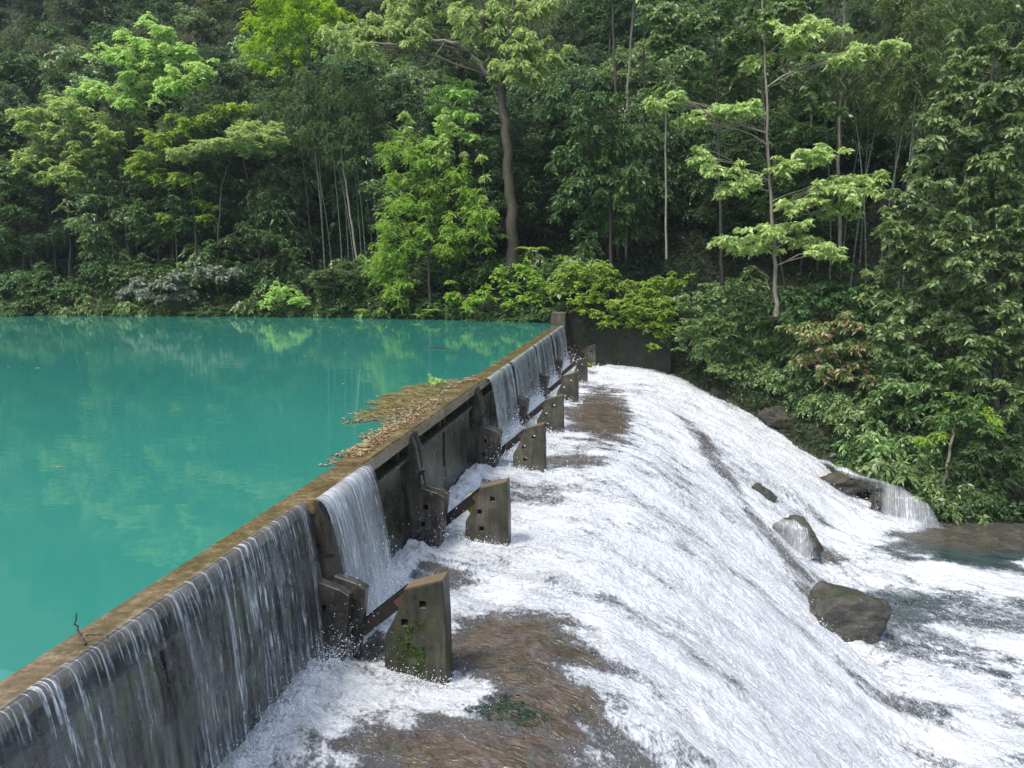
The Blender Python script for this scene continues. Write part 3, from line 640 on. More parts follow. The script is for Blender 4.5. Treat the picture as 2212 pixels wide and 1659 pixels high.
# ================================================================== PLANTS
UP = np.array([0, 0, 1.0])
def nrm(a): return a / (np.linalg.norm(a, axis=-1, keepdims=True) + 1e-9)
def leaves(P, D, L, Wd, rg, fold=.18, flat=.8, bend=.15):
    n = len(P); D = nrm(D); Nn = nrm(UP[None] * flat + rg.normal(0, .45, (n, 3))); S = nrm(np.cross(D, Nn)); Nn = np.cross(S, D)
    L = L[:, None]; Wd = Wd[:, None]
    V = np.stack([P, P + D * L * .42 - S * Wd * .5 + Nn * fold * Wd, P + D * L - Nn * L * bend, P + D * L * .42 + S * Wd * .5 + Nn * fold * Wd], 1)
    return V.reshape(-1, 3), np.arange(n * 4).reshape(-1, 4)
def sprays(Cn, Rn, rg, twigs=7, per=9, L=.35, W=.14, elev=.05, droop=.35, spread=60, flat=.8, bend=.15):
    """clumps at Cn with radius Rn: twigs fan out of each and carry leaves left and right"""
    n = len(Cn); T = twigs; az = rg.uniform(0, 2 * np.pi, (n, T)); el = rg.normal(elev, .35, (n, T))
    d = np.stack([np.cos(az) * np.cos(el), np.sin(az) * np.cos(el), np.sin(el)], -1)
    ln = Rn[:, None] * rg.uniform(.45, 1.1, (n, T)); o = Cn[:, None, :] + rg.normal(0, .12, (n, T, 3)) * Rn[:, None, None]
    t = (np.arange(per) + rg.uniform(.2, .9, (n, T, per))) / per
    P = o[:, :, None, :] + d[:, :, None, :] * (ln[:, :, None] * t)[..., None]; P[..., 2] -= droop * ln[:, :, None] * t ** 2
    side = np.where(np.arange(per) % 2 == 0, 1, -1)[None, None, :]; ang = np.radians(spread) * side * (1 - .55 * t) + rg.normal(0, .25, t.shape)
    dh = np.stack([np.cos(az), np.sin(az)], -1); sx = -dh[..., 1]; sy = dh[..., 0]
    D = np.stack([dh[..., 0][..., None] * np.cos(ang) + sx[..., None] * np.sin(ang), dh[..., 1][..., None] * np.cos(ang) + sy[..., None] * np.sin(ang), -droop * t - .15 + rg.normal(0, .25, t.shape)], -1)
    m = n * T * per
    return leaves(P.reshape(m, 3), D.reshape(m, 3), L * rg.uniform(.45, 1.25, m), W * rg.uniform(.6, 1.25, m), rg, flat=flat, bend=bend)
def limb(a, b, sag, rg, n=7, wig=.06):
    t = np.linspace(0, 1, n)[:, None]; a = np.asarray(a); b = np.asarray(b); L = np.linalg.norm(b - a)
    p = a + (b - a) * t; p[:, 2] += (np.sin(t[:, 0] * np.pi) * sag * L); p[1:-1] += rg.normal(0, wig * L / 3, (n - 2, 3)); return p
SP = {  # leaf habits
 'tier': dict(twigs=8, per=10, L=.40, W=.17, elev=.0, droop=.35, spread=62),
 'big': dict(flat=.45, twigs=6, per=7, L=.44, W=.19, elev=-.05, droop=.45, spread=65, bend=.25),
 'glossy': dict(twigs=8, per=9, L=.42, W=.20, elev=.25, droop=.6, spread=70, flat=.35, bend=.22),
 'fine': dict(twigs=9, per=14, L=.17, W=.085, elev=.0, droop=.5, spread=60),
 'small': dict(twigs=8, per=12, L=.24, W=.12, elev=.05, droop=.3, spread=60),
 'narrow': dict(twigs=8, per=11, L=.38, W=.09, elev=.25, droop=.2, spread=50),
 'hang': dict(flat=.5, twigs=8, per=9, L=.42, W=.15, elev=-.1, droop=.75, spread=45, bend=.2),
 'bamboo': dict(twigs=8, per=14, L=.30, W=.05, elev=.1, droop=.8, spread=40),
}
def subclumps(main, size, k, rg, flat=.45):
    P = rg.normal(0, 1, (k, 3)); P = nrm(P) * (rg.random((k, 1)) ** .45) * size; P[:, 2] *= flat; ex = rg.random(k) < .38; P[ex] *= rg.uniform(1.2, 2.1, (int(ex.sum()), 1)) * [1, 1, 1.5]; return np.asarray(main) + P
def tree(name, label, cat, base, trunk, r0, mains, habit, lm, bm_, rg, k=8, clump=.75, flat=.45, group=None, r1=.25, top=True, branches=True, wide=1.12):
    """trunk: points relative to base; mains: (point relative to base, size)"""
    root = empty(name, tuple(base)); tag(root, label, cat, group)
    trunk = np.asarray(trunk, float); G = Geo(); n = len(trunk)
    tt = np.linspace(0, n - 1, n * 4); path = np.stack([np.interp(tt, range(n), trunk[:, a]) for a in range(3)], -1)
    path[1:] += rg.normal(0, .03 + r0 * .12, path[1:].shape) * [1, 1, .3]
    rad = r0 * np.linspace(1, r1, len(path)) ; rad[0] *= 1.35
    G.add(*tube(path, rad, 9)); Vs = []; Fs = []; c = 0; CL = []
    for p, s in mains:
        p = np.asarray(p, float); hd = np.linalg.norm(p[:2][None] - path[:, :2], axis=1)
        score = np.abs(path[:, 2] - (p[2] - .30 * hd)) ; i = int(np.argmin(score)); a = path[i]
        sc_ = subclumps(p, s * wide, max(3, int(1.5 * k * s ** 1.3)), rg, flat); CL.append(sc_)
        if branches:
            lb = limb(a, p, .06, rg); L = np.linalg.norm(p - a); rb = min(rad[i] * .6, .010 * L + .012)
            G.add(*tube(lb, rb * np.linspace(1, .35, len(lb)), 6))
            for q in sc_[::2]:
                j = lb[-2 - int(rg.integers(0, 3))]; G.add(*tube(limb(j, q, .05, rg, 4), np.linspace(rb * .35 + .004, .006, 4), 4))
    CL = np.concatenate(CL); V, F = sprays(CL, 1.12 * clump * rg.uniform(.7, 1.25, len(CL)), rg, **SP[habit])
    link('trunk', G.mesh('trunk', bm_), root)
    link('crown', mesh_np('crown', V, F, lm), root)
    return root
def rel(px, py, Y, base): return aty(px, py, Y) - np.asarray(base)
def hero(name, label, cat, foot, Yf, trunk_px, r0, clumps_px, habit, lm, bm_, seed, group=None, depth=1.6, **kw):
    """a tree measured in the photograph: its trunk and the masses of its crown, each at its own distance"""
    rg = np.random.default_rng(seed); base = aty(foot[0], foot[1], Yf); base[2] = min(base[2], 99)
    tr = [np.array([0, 0, -.8])] + [rel(x, y, Yf + dy, base) for x, y, dy in trunk_px]
    mains = [(rel(x, y, Yf + (dy if dy is not None else rg.uniform(-depth, depth)), base), s) for x, y, s, dy in [(q + (None,))[:4] for q in clumps_px]]
    return tree(name, label, cat, base, tr, r0, mains, habit, lm, bm_, rg, group=group, **kw)

# ---- trees of the far bank, left
hero('broadleaf_tree', 'light green broadleaf tree in layered tiers at the left of the pool', 'tree', (285, 640), 74, [(270, 450, 0), (255, 300, 0), (290, 150, .3)], .2,
     [(300, 95, 1.6), (250, 120, 1.3), (340, 135, 1.5), (400, 110, 1.3), (440, 150, 1.2), (310, 175, 1.6), (215, 190, 1.3), (260, 215, 1.5), (175, 200, 1.0), (380, 190, 1.3), (330, 110, 1.2), (290, 210, 1.0), (350, 70, 1.0), (385, 165, 1.2)],
     'tier', M['lf_light'], M['bark_dark'], 101, k=9)
hero('broadleaf_tree', 'bright layered tree in front, its tiers reaching down over the left shore', 'tree', (150, 650), 72.5, [(150, 500, 0), (145, 350, 0), (140, 240, 0)], .18,
     [(140, 225, 1.3), (80, 240, 1.0), (190, 260, 1.4), (60, 265, .9), (120, 290, 1.3), (225, 290, 1.1), (100, 330, 1.5), (170, 335, 1.5), (230, 320, 1.0), (60, 350, 1.0), (140, 370, 1.2), (90, 385, 1.0), (150, 405, .9), (45, 385, .8)],
     'tier', M['lf_light'], M['bark_dark'], 102, k=9)
hero('broadleaf_tree', 'yellow topped spreading tree with a bare grey trunk by the left shore', 'tree', (428, 640), 73, [(424, 540, 0), (418, 440, 0), (410, 360, 0), (430, 280, 0)], .17,
     [(420, 260, 1.2), (350, 300, 1.2), (310, 345, .9), (300, 365, .7), (370, 345, 1.1), (395, 380, .8), (340, 380, .7), (460, 250, 1.1), (510, 235, 1.0), (365, 470, .6), (440, 440, .7), (375, 490, .5), (450, 470, .5), (430, 410, .5), (290, 365, .6)],
     'tier', M['lf_fresh'], M['bark'], 103, k=9)
hero('narrow_leaf_tree', 'grey green tree with narrow upright leaves in a flat drifting crown', 'tree', (470, 610), 71.8, [(470, 500, 0), (480, 400, 0), (500, 340, 0)], .12,
     [(600, 305, 1.0), (560, 290, 1.1), (520, 295, 1.2), (480, 310, 1.1), (440, 320, 1.0), (410, 335, .9), (570, 320, .8), (530, 320, .9), (540, 270, .9), (590, 280, .8), (380, 330, .8)],
     'narrow', M['lf_pale'], M['bark'], 104, k=12, clump=.55, flat=.35)
hero('feathery_bamboo', 'bright yellow green feathery plume hanging at the top of the picture', 'bamboo', (700, 560), 77, [(690, 350, 0), (670, 120, 0), (650, -120, -1.0), (610, -60, -1.5)], .08,
     [(590, 20, 1.3, -2), (620, 0, 1.3, -2), (560, 50, 1.0, -2), (580, 80, 1.1, -2), (545, 100, .8, -2), (640, 60, 1.3, -2), (600, 120, .9, -2), (560, 135, .7, -2), (650, 25, 1.3, -2), (610, 60, 1.0, -2), (640, 110, .8, -2), (690, 50, 1.0, -2), (720, 30, 1.0, -2), (700, 5, 1.0, -2), (655, -30, 1.5, -2), (580, -30, 1.5, -2)],
     'fine', M['lf_yellow'], M['culm'], 105, k=14, clump=.8, flat=.9)
# ---- the big tree in the middle
rg = np.random.default_rng(110); bigY = 71.0
big = hero('old_tree', 'tall old tree with a thick dark trunk and pale drooping leaves above the dam end', 'tree', (1108, 560), bigY,
     [(1105, 470, 0), (1098, 380, 0), (1092, 280, 0), (1082, 170, 0), (1050, 110, -.3), (1042, 40, -.5), (1030, -60, -.5)], .55,
     [(730, 80, 1.1), (770, 70, 1.2), (820, 75, 1.3), (860, 60, 1.2), (900, 85, 1.1), (940, 80, 1.0), (800, 105, .9), (1060, 130, 1.2), (1110, 135, 1.2), (1160, 140, 1.1), (1195, 120, .9), (1130, 95, 1.1), (1010, 40, 1.2), (970, 20, 1.2), (1080, 30, 1.2), (1140, 20, 1.2), (1180, 10, 1.0), (920, 20, 1.1), (860, 10, 1.0),
      (1050, 70, 1.0), (1000, -30, 1.6), (1100, -40, 1.6), (900, -40, 1.4), (1190, -30, 1.2), (1145, 165, .8), (1090, 160, .8)],
     'hang', M['lf_pale'], M['bark'], 110, k=11, clump=.6, flat=.6, r1=.4)
G = Geo(); bl = np.array(big.location)
for pts, r in (([(1090, 270, 0), (1078, 245, 0), (1058, 240, -.2)], .13), ([(1082, 190, 0), (1060, 170, -.2), (1030, 130, -.3), (1000, 95, -.5), (950, 88, -.7), (900, 95, -.8), (850, 95, -.8), (780, 90, -.8)], .2), ([(1050, 120, -.3), (1060, 75, -.3), (1100, 70, -.4), (1150, 95, -.4)], .11),
               ([(960, 90, -.7), (930, 140, -.8), (880, 150, -.8)], .06), ([(1042, 60, -.4), (980, 20, -.4), (920, -20, -.4)], .13), ([(1085, 150, 0), (1105, 60, 0), (1110, -40, 0)], .14)):
    p = np.array([rel(x, y, bigY + dy, bl) for x, y, dy in pts]); t = np.linspace(0, len(p) - 1, len(p) * 4); q = np.stack([np.interp(t, range(len(p)), p[:, a]) for a in range(3)], -1); q[1:] += rg.normal(0, .05, q[1:].shape)
    G.add(*tube(q, r * np.linspace(1, .35, len(q)), 7))
link('limb', G.mesh('limb', M['bark_light']), big)
# hanging vines
for pts, lb in (([(868, 130), (870, 200), (878, 270), (890, 330), (940, 345), (985, 330)], 'long looping vine with heart shaped leaves hanging left of the old tree'), ([(958, 150), (960, 210), (962, 290), (952, 350)], 'thin vine hanging straight down beside the old tree'), ([(1040, 330), (1046, 400), (1058, 520)], 'pale vine running up beside the thick dark trunk')):
    rg = np.random.default_rng(len(lb)); b = aty(*pts[-1], 70); root = empty('hanging_vine', tuple(b)); tag(root, lb, 'vine')
    p = np.array([aty(x, y, 70) - b for x, y in pts]); t = np.linspace(0, len(p) - 1, 24); q = np.stack([np.interp(t, range(len(p)), p[:, a]) for a in range(3)], -1) + rg.normal(0, .05, (24, 3)); V, F = tube(q, .022, 5); link('stem', mesh_np('stem', V, F, M['vine'], True), root)
    if 'pale' in lb: cc = q[2::6]
    else: cc = q[7:] if 'loop' in lb else q[10:]
    V, F = sprays(cc + rg.normal(0, .25, cc.shape), np.full(len(cc), .5), rg, **SP['hang']); link('foliage', mesh_np('foliage', V, F, M['lf_light']), root)
# ---- vine clad mound
hero('vine_clad_tree', 'bright yellow green vine draped tree cascading to the pool edge', 'tree', (930, 665), 70.3, [(925, 560, 0), (920, 450, 0), (915, 360, 0)], .16,
     [(850, 320, .9), (890, 330, 1.0), (920, 350, 1.0), (860, 390, 1.2), (930, 400, 1.3), (990, 380, 1.0), (1010, 420, 1.0), (870, 440, 1.4), (940, 450, 1.4), (1020, 460, 1.2), (850, 490, 1.3), (910, 500, 1.4), (980, 500, 1.3), (1040, 500, 1.0), (835, 540, 1.2), (870, 560, 1.1), (830, 590, 1.2), (850, 630, 1.0), (1050, 460, .9), (1000, 540, .9), (960, 535, .9), (890, 530, 1.0), (825, 565, .9), (880, 615, .9)],
     'fine', M['lf_fresh'], M['bark'], 120, k=16, clump=.7, flat=.65, depth=1.2)
# ---- right bank
hero('slender_tree', 'slender pale trunked tree with bright layered sprays on the right bank', 'tree', (1677, 660), 59, [(1675, 560, 0), (1668, 480, 0), (1662, 380, 0), (1657, 260, 0), (1650, 100, 0), (1648, -60, 0)], .16,
     [(1520, 340, .7), (1550, 365, .8), (1590, 400, .9), (1615, 385, .6), (1580, 520, .9), (1620, 530, .9), (1650, 500, .8), (1700, 490, .8), (1740, 520, .8), (1780, 540, .8), (1800, 545, .6), (1760, 420, 1.1), (1800, 400, 1.1), (1840, 410, .9), (1870, 390, .7), (1720, 440, .8), (1750, 330, .9), (1700, 350, .7), (1800, 450, .8), (1690, 60, .9), (1740, 70, .9), (1780, 55, .8), (1720, 95, .7), (1560, 240, .9), (1500, 260, .7), (1600, 230, .8), (1450, 215, .6), (1420, 225, .5), (1860, 110, .8), (1920, 100, .7), (1820, 130, .8), (1640, 130, .7)],
     'big', M['lf_pale'], M['bark_light'], 130, k=15, clump=.40, flat=.30, depth=1.1, wide=1.35)
hero('broadleaf_tree', 'mid green leafy tree behind and above the slender pale trunk', 'tree', (1560, 610), 64, [(1555, 450, 0), (1550, 250, 0), (1545, 80, 0)], .16,
     [(1480, 60, 1.2), (1430, 90, 1.0), (1540, 40, 1.3), (1600, 80, 1.2), (1490, 130, 1.1), (1560, 140, 1.2), (1640, 30, 1.2), (1700, 20, 1.2), (1450, 200, .9), (1520, 200, 1.0), (1600, 180, 1.1), (1680, 170, 1.1), (1740, 200, 1.1), (1780, 230, .9), (1420, 20, 1.1), (1760, 130, 1.0), (1680, 260, .9), (1600, -20, 1.4)],
     'glossy', M['lf_glossy'], M['bark_dark'], 131, k=9, clump=.65)
hero('glossy_tree', 'big glossy leaved tree filling the right edge of the picture', 'tree', (2160, 990), 52, [(2150, 700, 0), (2140, 450, 0), (2140, 200, 0), (2150, 100, 0)], .22,
     [(2180, 110, 1.2), (2120, 130, 1.1), (2060, 190, 1.0), (2130, 200, 1.3), (2200, 190, 1.2), (2040, 260, 1.0), (2100, 270, 1.3), (2180, 270, 1.4), (2010, 300, .8), (2060, 340, 1.2), (2140, 350, 1.4), (2205, 350, 1.3), (2010, 400, .9), (2070, 420, 1.2), (2150, 440, 1.3), (2210, 440, 1.2), (2050, 490, 1.0), (2120, 510, 1.2), (2190, 520, 1.3), (2080, 570, 1.1), (2150, 590, 1.2), (2205, 600, 1.2), (2100, 660, 1.1), (2170, 670, 1.2), (2210, 690, 1.1), (2080, 720, .9), (2140, 740, 1.1), (2200, 760, 1.1), (2170, 820, 1.0), (2210, 850, 1.0), (2120, 800, .9), (2190, 900, .9), (2230, 960, .8), (2250, 300, 1.6), (2250, 600, 1.6)],
     'glossy', M['lf_glossy'], M['bark_dark'], 140, k=8, clump=.5, flat=.95, depth=1.8)
hero('glossy_tree', 'lower glossy tree with mixed leaves left of the big right edge tree', 'tree', (1990, 800), 55, [(1990, 700, 0), (1985, 600, 0), (1985, 500, 0)], .13,
     [(1960, 430, .9), (2000, 470, .9), (1930, 500, .8), (1975, 530, 1.0), (2030, 560, 1.0), (1920, 570, .8), (1990, 600, 1.1), (1940, 640, 1.0), (2040, 640, 1.0), (1900, 620, .7), (1990, 680, 1.1), (2050, 700, 1.0), (1930, 710, 1.0), (2000, 750, 1.0), (2060, 780, 1.0)],
     'glossy', M['lf_glossy'], M['bark_dark'], 141, k=10, clump=.55, flat=.95)
hero('broadleaf_tree', 'dark rounded tree with drooping leaves right of the old trunk', 'tree', (1320, 570), 69, [(1318, 450, 0), (1312, 330, 0), (1300, 220, 0)], .16,
     [(1290, 220, 1.2), (1240, 240, 1.0), (1340, 250, 1.2), (1270, 290, 1.4), (1340, 310, 1.4), (1230, 330, 1.0), (1300, 350, 1.5), (1370, 370, 1.2), (1250, 390, 1.2), (1320, 410, 1.4), (1370, 430, 1.1), (1220, 430, .9), (1280, 450, 1.2), (1350, 480, 1.1), (1200, 210, .9)],
     'hang', M['lf_dark'], M['bark_dark'], 150, k=10, clump=.65, flat=.85)
hero('broadleaf_tree', 'thin sapling with pale green tiers just left of the old trunk', 'tree', (1010, 560), 72.2, [(1005, 400, 0), (985, 250, 0), (975, 190, 0)], .09,
     [(960, 190, .9), (1000, 200, .8), (940, 230, .8), (985, 240, .9), (960, 280, .8), (1010, 290, .8), (940, 310, .7), (1000, 180, .7), (1020, 250, .7)],
     'tier', M['lf_light'], M['bark'], 151, k=8, clump=.6)
# ---- forks and thin trunks
def thin_trunk(label, pts, Y, r, m, seed, crown=None, lm=None):
    rg = np.random.default_rng(seed); b = aty(*pts[0], Y); root = empty('forest_tree', tuple(b)); tag(root, label, 'tree', 'thin trunks standing in the shade')
    p = np.array([aty(x, y, Y) - b for x, y in pts]); t = np.linspace(0, len(p) - 1, 16); q = np.stack([np.interp(t, range(len(p)), p[:, a]) for a in range(3)], -1); q += rg.normal(0, .04, q.shape)
    V, F = tube(q, r * np.linspace(1, .6, 16), 7); link('trunk', mesh_np('trunk', V, F, m, True), root)
    cc = np.array([q[-1] + rg.normal(0, 1.1, 3) + [0, 0, .5] for _ in range(16)]); V, F = sprays(cc, np.full(16, .8), rg, **SP['tier']); link('crown', mesh_np('crown', V, F, lm or M['lf_dark']), root)
TT = [([(1440, 560), (1437, 300), (1445, 60)], 66, .1, 'thin leaning trunk between the dark rounded tree and the slender pale tree'), ([(1335, 560), (1330, 200), (1322, -40)], 73, .16, 'grey forked trunk rising in the shade right of the old tree'), ([(1352, 560), (1355, 200), (1372, -40)], 73.5, .14, 'pale branch like trunk beside the grey forked one'), ([(1385, 560), (1390, 200), (1392, -30)], 75, .15, 'straight dark green stem in the shade above the abutment bushes'),
      ([(1815, 560), (1812, 300), (1825, -30)], 66, .15, 'bare reddish trunk among the bamboo on the right'), ([(1700, 640), (1660, 400), (1640, 80)], 60, .10, 'second thin trunk leaning close behind the slender pale tree'), ([(2040, 1050), (2055, 960), (2065, 900)], 49.6, .10, 'short leaning brown stump trunk at the right bank by the calm water'),
      ([(560, 560), (540, 430), (520, 300)], 76, .10, 'faint thin trunk in the gloom behind the drifting crown'), ([(770, 560), (745, 380), (728, 270)], 74.5, .12, 'bare mid grey trunk at the edge of the bamboo stand')]
for k, (pts, Y, r, lb) in enumerate(TT): thin_trunk(lb, pts, Y, r, M['bark'] if k % 2 else M['bark_light'], 300 + k)

# ---- bamboo
rg = np.random.default_rng(55)
def bamboo(h, lean, r, seed, crown=True):
    rg = np.random.default_rng(seed); t = np.linspace(0, 1, 22); p = np.stack([lean[0] * h * t ** 1.8, lean[1] * h * t ** 1.8, h * t - .12 * h * t ** 4 * 1.0], -1)
    root = empty('bamboo_stem'); V, F = tube(p, r * (1 - .75 * t), 8); link('culm', mesh_np('culm', V, F, M['culm'], True), root)
    i = rg.integers(15, 22, 46); cc = p[i] + rg.normal(0, .75, (46, 3)) * [1, 1, .6]; V, F = sprays(cc, np.full(46, .8), rg, **SP['bamboo']); link('foliage', mesh_np('foliage', V, F, M['lf_bamboo']), root)
    return root
protos = [bamboo(21, l, r, s) for l, r, s in (((.10, 0), .075, 1), ((-.14, -.05), .065, 2), ((.03, .05), .085, 3), ((-.05, -.06), .07, 4))]
used = set()
def put_bamboo(px, py, Y, k, sc, label, group, rz):
    b = aty(px, py, Y); b[2] = tz(b[0], b[1]) - .3 if Y > 50 else b[2]
    if k not in used:
        used.add(k); o = protos[k]; o.location = b; o.rotation_euler = (0, 0, rz); o.scale = (sc,) * 3
    else: o = copy_thing(protos[k], b, rz, sc)
    tag(o, label, 'bamboo', group)
for px, Y in ((700, 75), (715, 76), (738, 75.5), (752, 77), (765, 74.8), (780, 76.2), (790, 75), (805, 77), (818, 75.8), (672, 77), (655, 76), (840, 77)):
    put_bamboo(px, 520, Y, 1 if px % 2 else 3, rg.uniform(.85, 1.15), 'slim grey green bamboo stem in the leaning stand left of the old tree', 'leaning bamboo stand', rg.uniform(-.4, .3))
for px, Y in ((1800, 68), (1822, 70), (1845, 67), (1862, 71), (1880, 66), (1903, 64), (1925, 69), (1945, 67), (1960, 63), (1985, 70), (2005, 68), (2030, 67), (2052, 70), (2075, 66), (2098, 69), (1770, 71), (1735, 72), (2120, 71), (2150, 70), (1950, 62)):
    put_bamboo(px, 500, Y, int(rg.integers(0, 3)) if px != 1950 else 2, rg.uniform(.95, 1.3), 'tall green bamboo stem in the grove at the upper right', 'bamboo grove upper right', rg.uniform(-.6, .6))
for px, Y in ((70, 72), (95, 73), (160, 74.5), (200, 73), (232, 74), (248, 73), (262, 74.5), (345, 75), (385, 74), (120, 75), (300, 76)):
    put_bamboo(px, 600, Y, int(rg.integers(0, 4)), rg.uniform(.7, .95), 'thin pale stem standing in the dark under the left trees', 'thin stems under the left trees', rg.uniform(0, 6))

# ---- filler forest
def auto_tree(name, cat, h, r0, crown_lo, cw, nm_, habit, lm, bm_, seed, flat=.5, k=7, clump=.9):
    rg = np.random.default_rng(seed); tr = [(0, 0, -.8), (rg.normal(0, .2), rg.normal(0, .2), h * .4), (rg.normal(0, .3), rg.normal(0, .3), h * .75), (0, 0, h * .95)]
    mains = []
    for i in range(nm_):
        u = rg.random(); z = h * (crown_lo + (1 - crown_lo) * u); w_ = cw * math.sqrt(max(.08, 1 - (2 * u - .75) ** 2 / 1.7)); a = rg.uniform(0, 6.283); q = w_ * rg.uniform(.45, 1); mains.append(((math.cos(a) * q, math.sin(a) * q, z), rg.uniform(.8, 1.4)))
    return tree(name, None, cat, (0, 0, 0), tr, r0, mains, habit, lm, bm_, rg, k=k, clump=clump, flat=flat)
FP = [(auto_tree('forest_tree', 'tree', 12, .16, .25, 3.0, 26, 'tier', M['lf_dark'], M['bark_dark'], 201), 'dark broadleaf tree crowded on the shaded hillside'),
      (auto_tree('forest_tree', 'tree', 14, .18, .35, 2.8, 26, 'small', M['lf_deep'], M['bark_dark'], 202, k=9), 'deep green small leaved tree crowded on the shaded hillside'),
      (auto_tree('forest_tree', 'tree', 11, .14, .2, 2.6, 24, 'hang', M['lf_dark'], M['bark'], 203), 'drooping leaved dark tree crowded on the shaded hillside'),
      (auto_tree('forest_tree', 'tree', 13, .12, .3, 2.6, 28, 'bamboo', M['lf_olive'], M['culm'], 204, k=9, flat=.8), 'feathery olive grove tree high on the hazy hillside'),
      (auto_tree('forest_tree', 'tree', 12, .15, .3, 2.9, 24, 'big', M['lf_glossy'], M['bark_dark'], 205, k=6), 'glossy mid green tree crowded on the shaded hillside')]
fused = set()
def put_filler(k, x, y, sc, rz):
    loc = (x, y, tz(x, y) - .2); o, lb = FP[k]
    if k not in fused: fused.add(k); o.location = loc; o.rotation_euler = (0, 0, rz); o.scale = (sc,) * 3
    else: o = copy_thing(o, loc, rz, sc)
    tag(o, lb, 'tree', 'trees crowded on the hillside')
rg = np.random.default_rng(77)
def shore_y(x): return float(np.interp(x, BANK[:9, 0], BANK[:9, 1])) if x < 2.2 else float(np.interp(x, BANK[9:, 0], BANK[9:, 1]))
for d in (5, 9.5, 14, 19, 24.5, 31, 38, 46, 55):
    x = -100 if d < 30 else -115
    while x < 48:
        x += rg.uniform(2.8, 4.8) * (1 + d * .010)
        xx_ = x; yy_ = shore_y(x) + d + rg.uniform(-1.5, 1.5)
        lim = .62 * yy_ + 6
        if not (-.95 * yy_ - 4 < xx_ < lim): continue
        ppx = 1106 + 1661 * float((np.array([xx_, yy_, 0]) @ RV) / (np.array([xx_, yy_, 0]) @ FV))
        if (d < 9 and 640 < ppx < 830) or (d < 27 and 1735 < ppx < 2130): continue
        if d < 6 and x > -9: continue
        if d < 11 and x > 1: continue
        k = int(rg.choice(5, p=[.3, .26, .2, .04, .2] if d < 26 else [.2, .2, .1, .42, .08]))
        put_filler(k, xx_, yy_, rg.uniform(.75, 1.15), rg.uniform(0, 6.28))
FP.append((auto_tree('forest_tree', 'tree', 11, .15, .2, 3.4, 26, 'tier', M['lf_light'], M['bark_dark'], 206), 'light green tree catching the light high up the hillside'))
for x in np.arange(-78, -8, 5.0):
    for d in (50, 58):
        put_filler(5, x + rg.uniform(-2, 2), shore_y(x) + d + rg.uniform(-3, 3), rg.uniform(.8, 1.15), rg.uniform(0, 6))
# ---- shrubs
def shrub_proto(habit, lm, seed, w_=1.5, h=1.6, n=16, k=7, clump=.6):
    rg = np.random.default_rng(seed); mains = []
    for i in range(n):
        a = rg.uniform(0, 6.283); q = w_ * math.sqrt(rg.random()); z = h * (1 - (q / w_) ** 2 * .7) * rg.uniform(.45, 1); mains.append(((math.cos(a) * q, math.sin(a) * q, z), .55))
    return tree('shrub', None, 'shrub', (0, 0, 0), [(0, 0, -.4), (.05, 0, h * .3), (0, 0, h * .7)], .06, mains, habit, lm, M['bark_dark'], rg, k=k, clump=clump, flat=.7)
SHP = [(shrub_proto('small', M['lf_dark'], 401), 'low dark green shrub overhanging the pool edge', 'dark shrubs along the pool edge'), (shrub_proto('hang', M['lf_glossy'], 402, n=12), 'mid green drooping shrub on the waterside bank', 'green shrubs on the waterside bank'),
       (shrub_proto('fine', M['lf_dark'], 403, n=14, k=12), 'fine leaved shrub growing in the forest shade', 'fine shrubs in the forest shade')]
sused = set()
def put_shrub(k, x, y, sc, rz=None, dz=0):
    o, lb, gr = SHP[k]; loc = (x, y, tz(x, y) - .1 + dz); rz = rg.uniform(0, 6.28) if rz is None else rz
    if k not in sused: sused.add(k); o.location = loc; o.scale = (sc,) * 3
    else: o = copy_thing(o, loc, rz, sc)
    tag(o, lb, 'shrub', gr)
x = -68
while x < -9:
    x += rg.uniform(1.1, 2.0); put_shrub(int(rg.choice([0, 0, 1, 2])), x, shore_y(x) + rg.uniform(-.2, .8), rg.uniform(.8, 1.4), dz=-.2)
x = -66
while x < -6:
    x += rg.uniform(1.8, 3.2); put_shrub(int(rg.choice([0, 1, 2])), x, shore_y(x) + rg.uniform(2.0, 4), rg.uniform(1.1, 1.9))
for b0, b1 in zip(BANK[9:15], BANK[10:16]):
    for u in (.1, .45, .8):
        q = b0 + (b1 - b0) * u; nn_ = np.array([b1[1] - b0[1], -(b1[0] - b0[0])]); nn_ = -nn_ / np.linalg.norm(nn_)
        for dd, sc in ((2.6, .8), (4.6, 1.1), (7, 1.3)): put_shrub(int(rg.choice([1, 1, 2])), q[0] + nn_[0] * (dd + rg.uniform(-.5, .5)), q[1] + nn_[1] * (dd + rg.uniform(-.5, .5)), sc * rg.uniform(.8, 1.2))
for x in np.arange(18, 32, 1.5): put_shrub(int(rg.choice([1, 2])), x, shore_y(x) + rg.uniform(5, 7), rg.uniform(.8, 1.3))
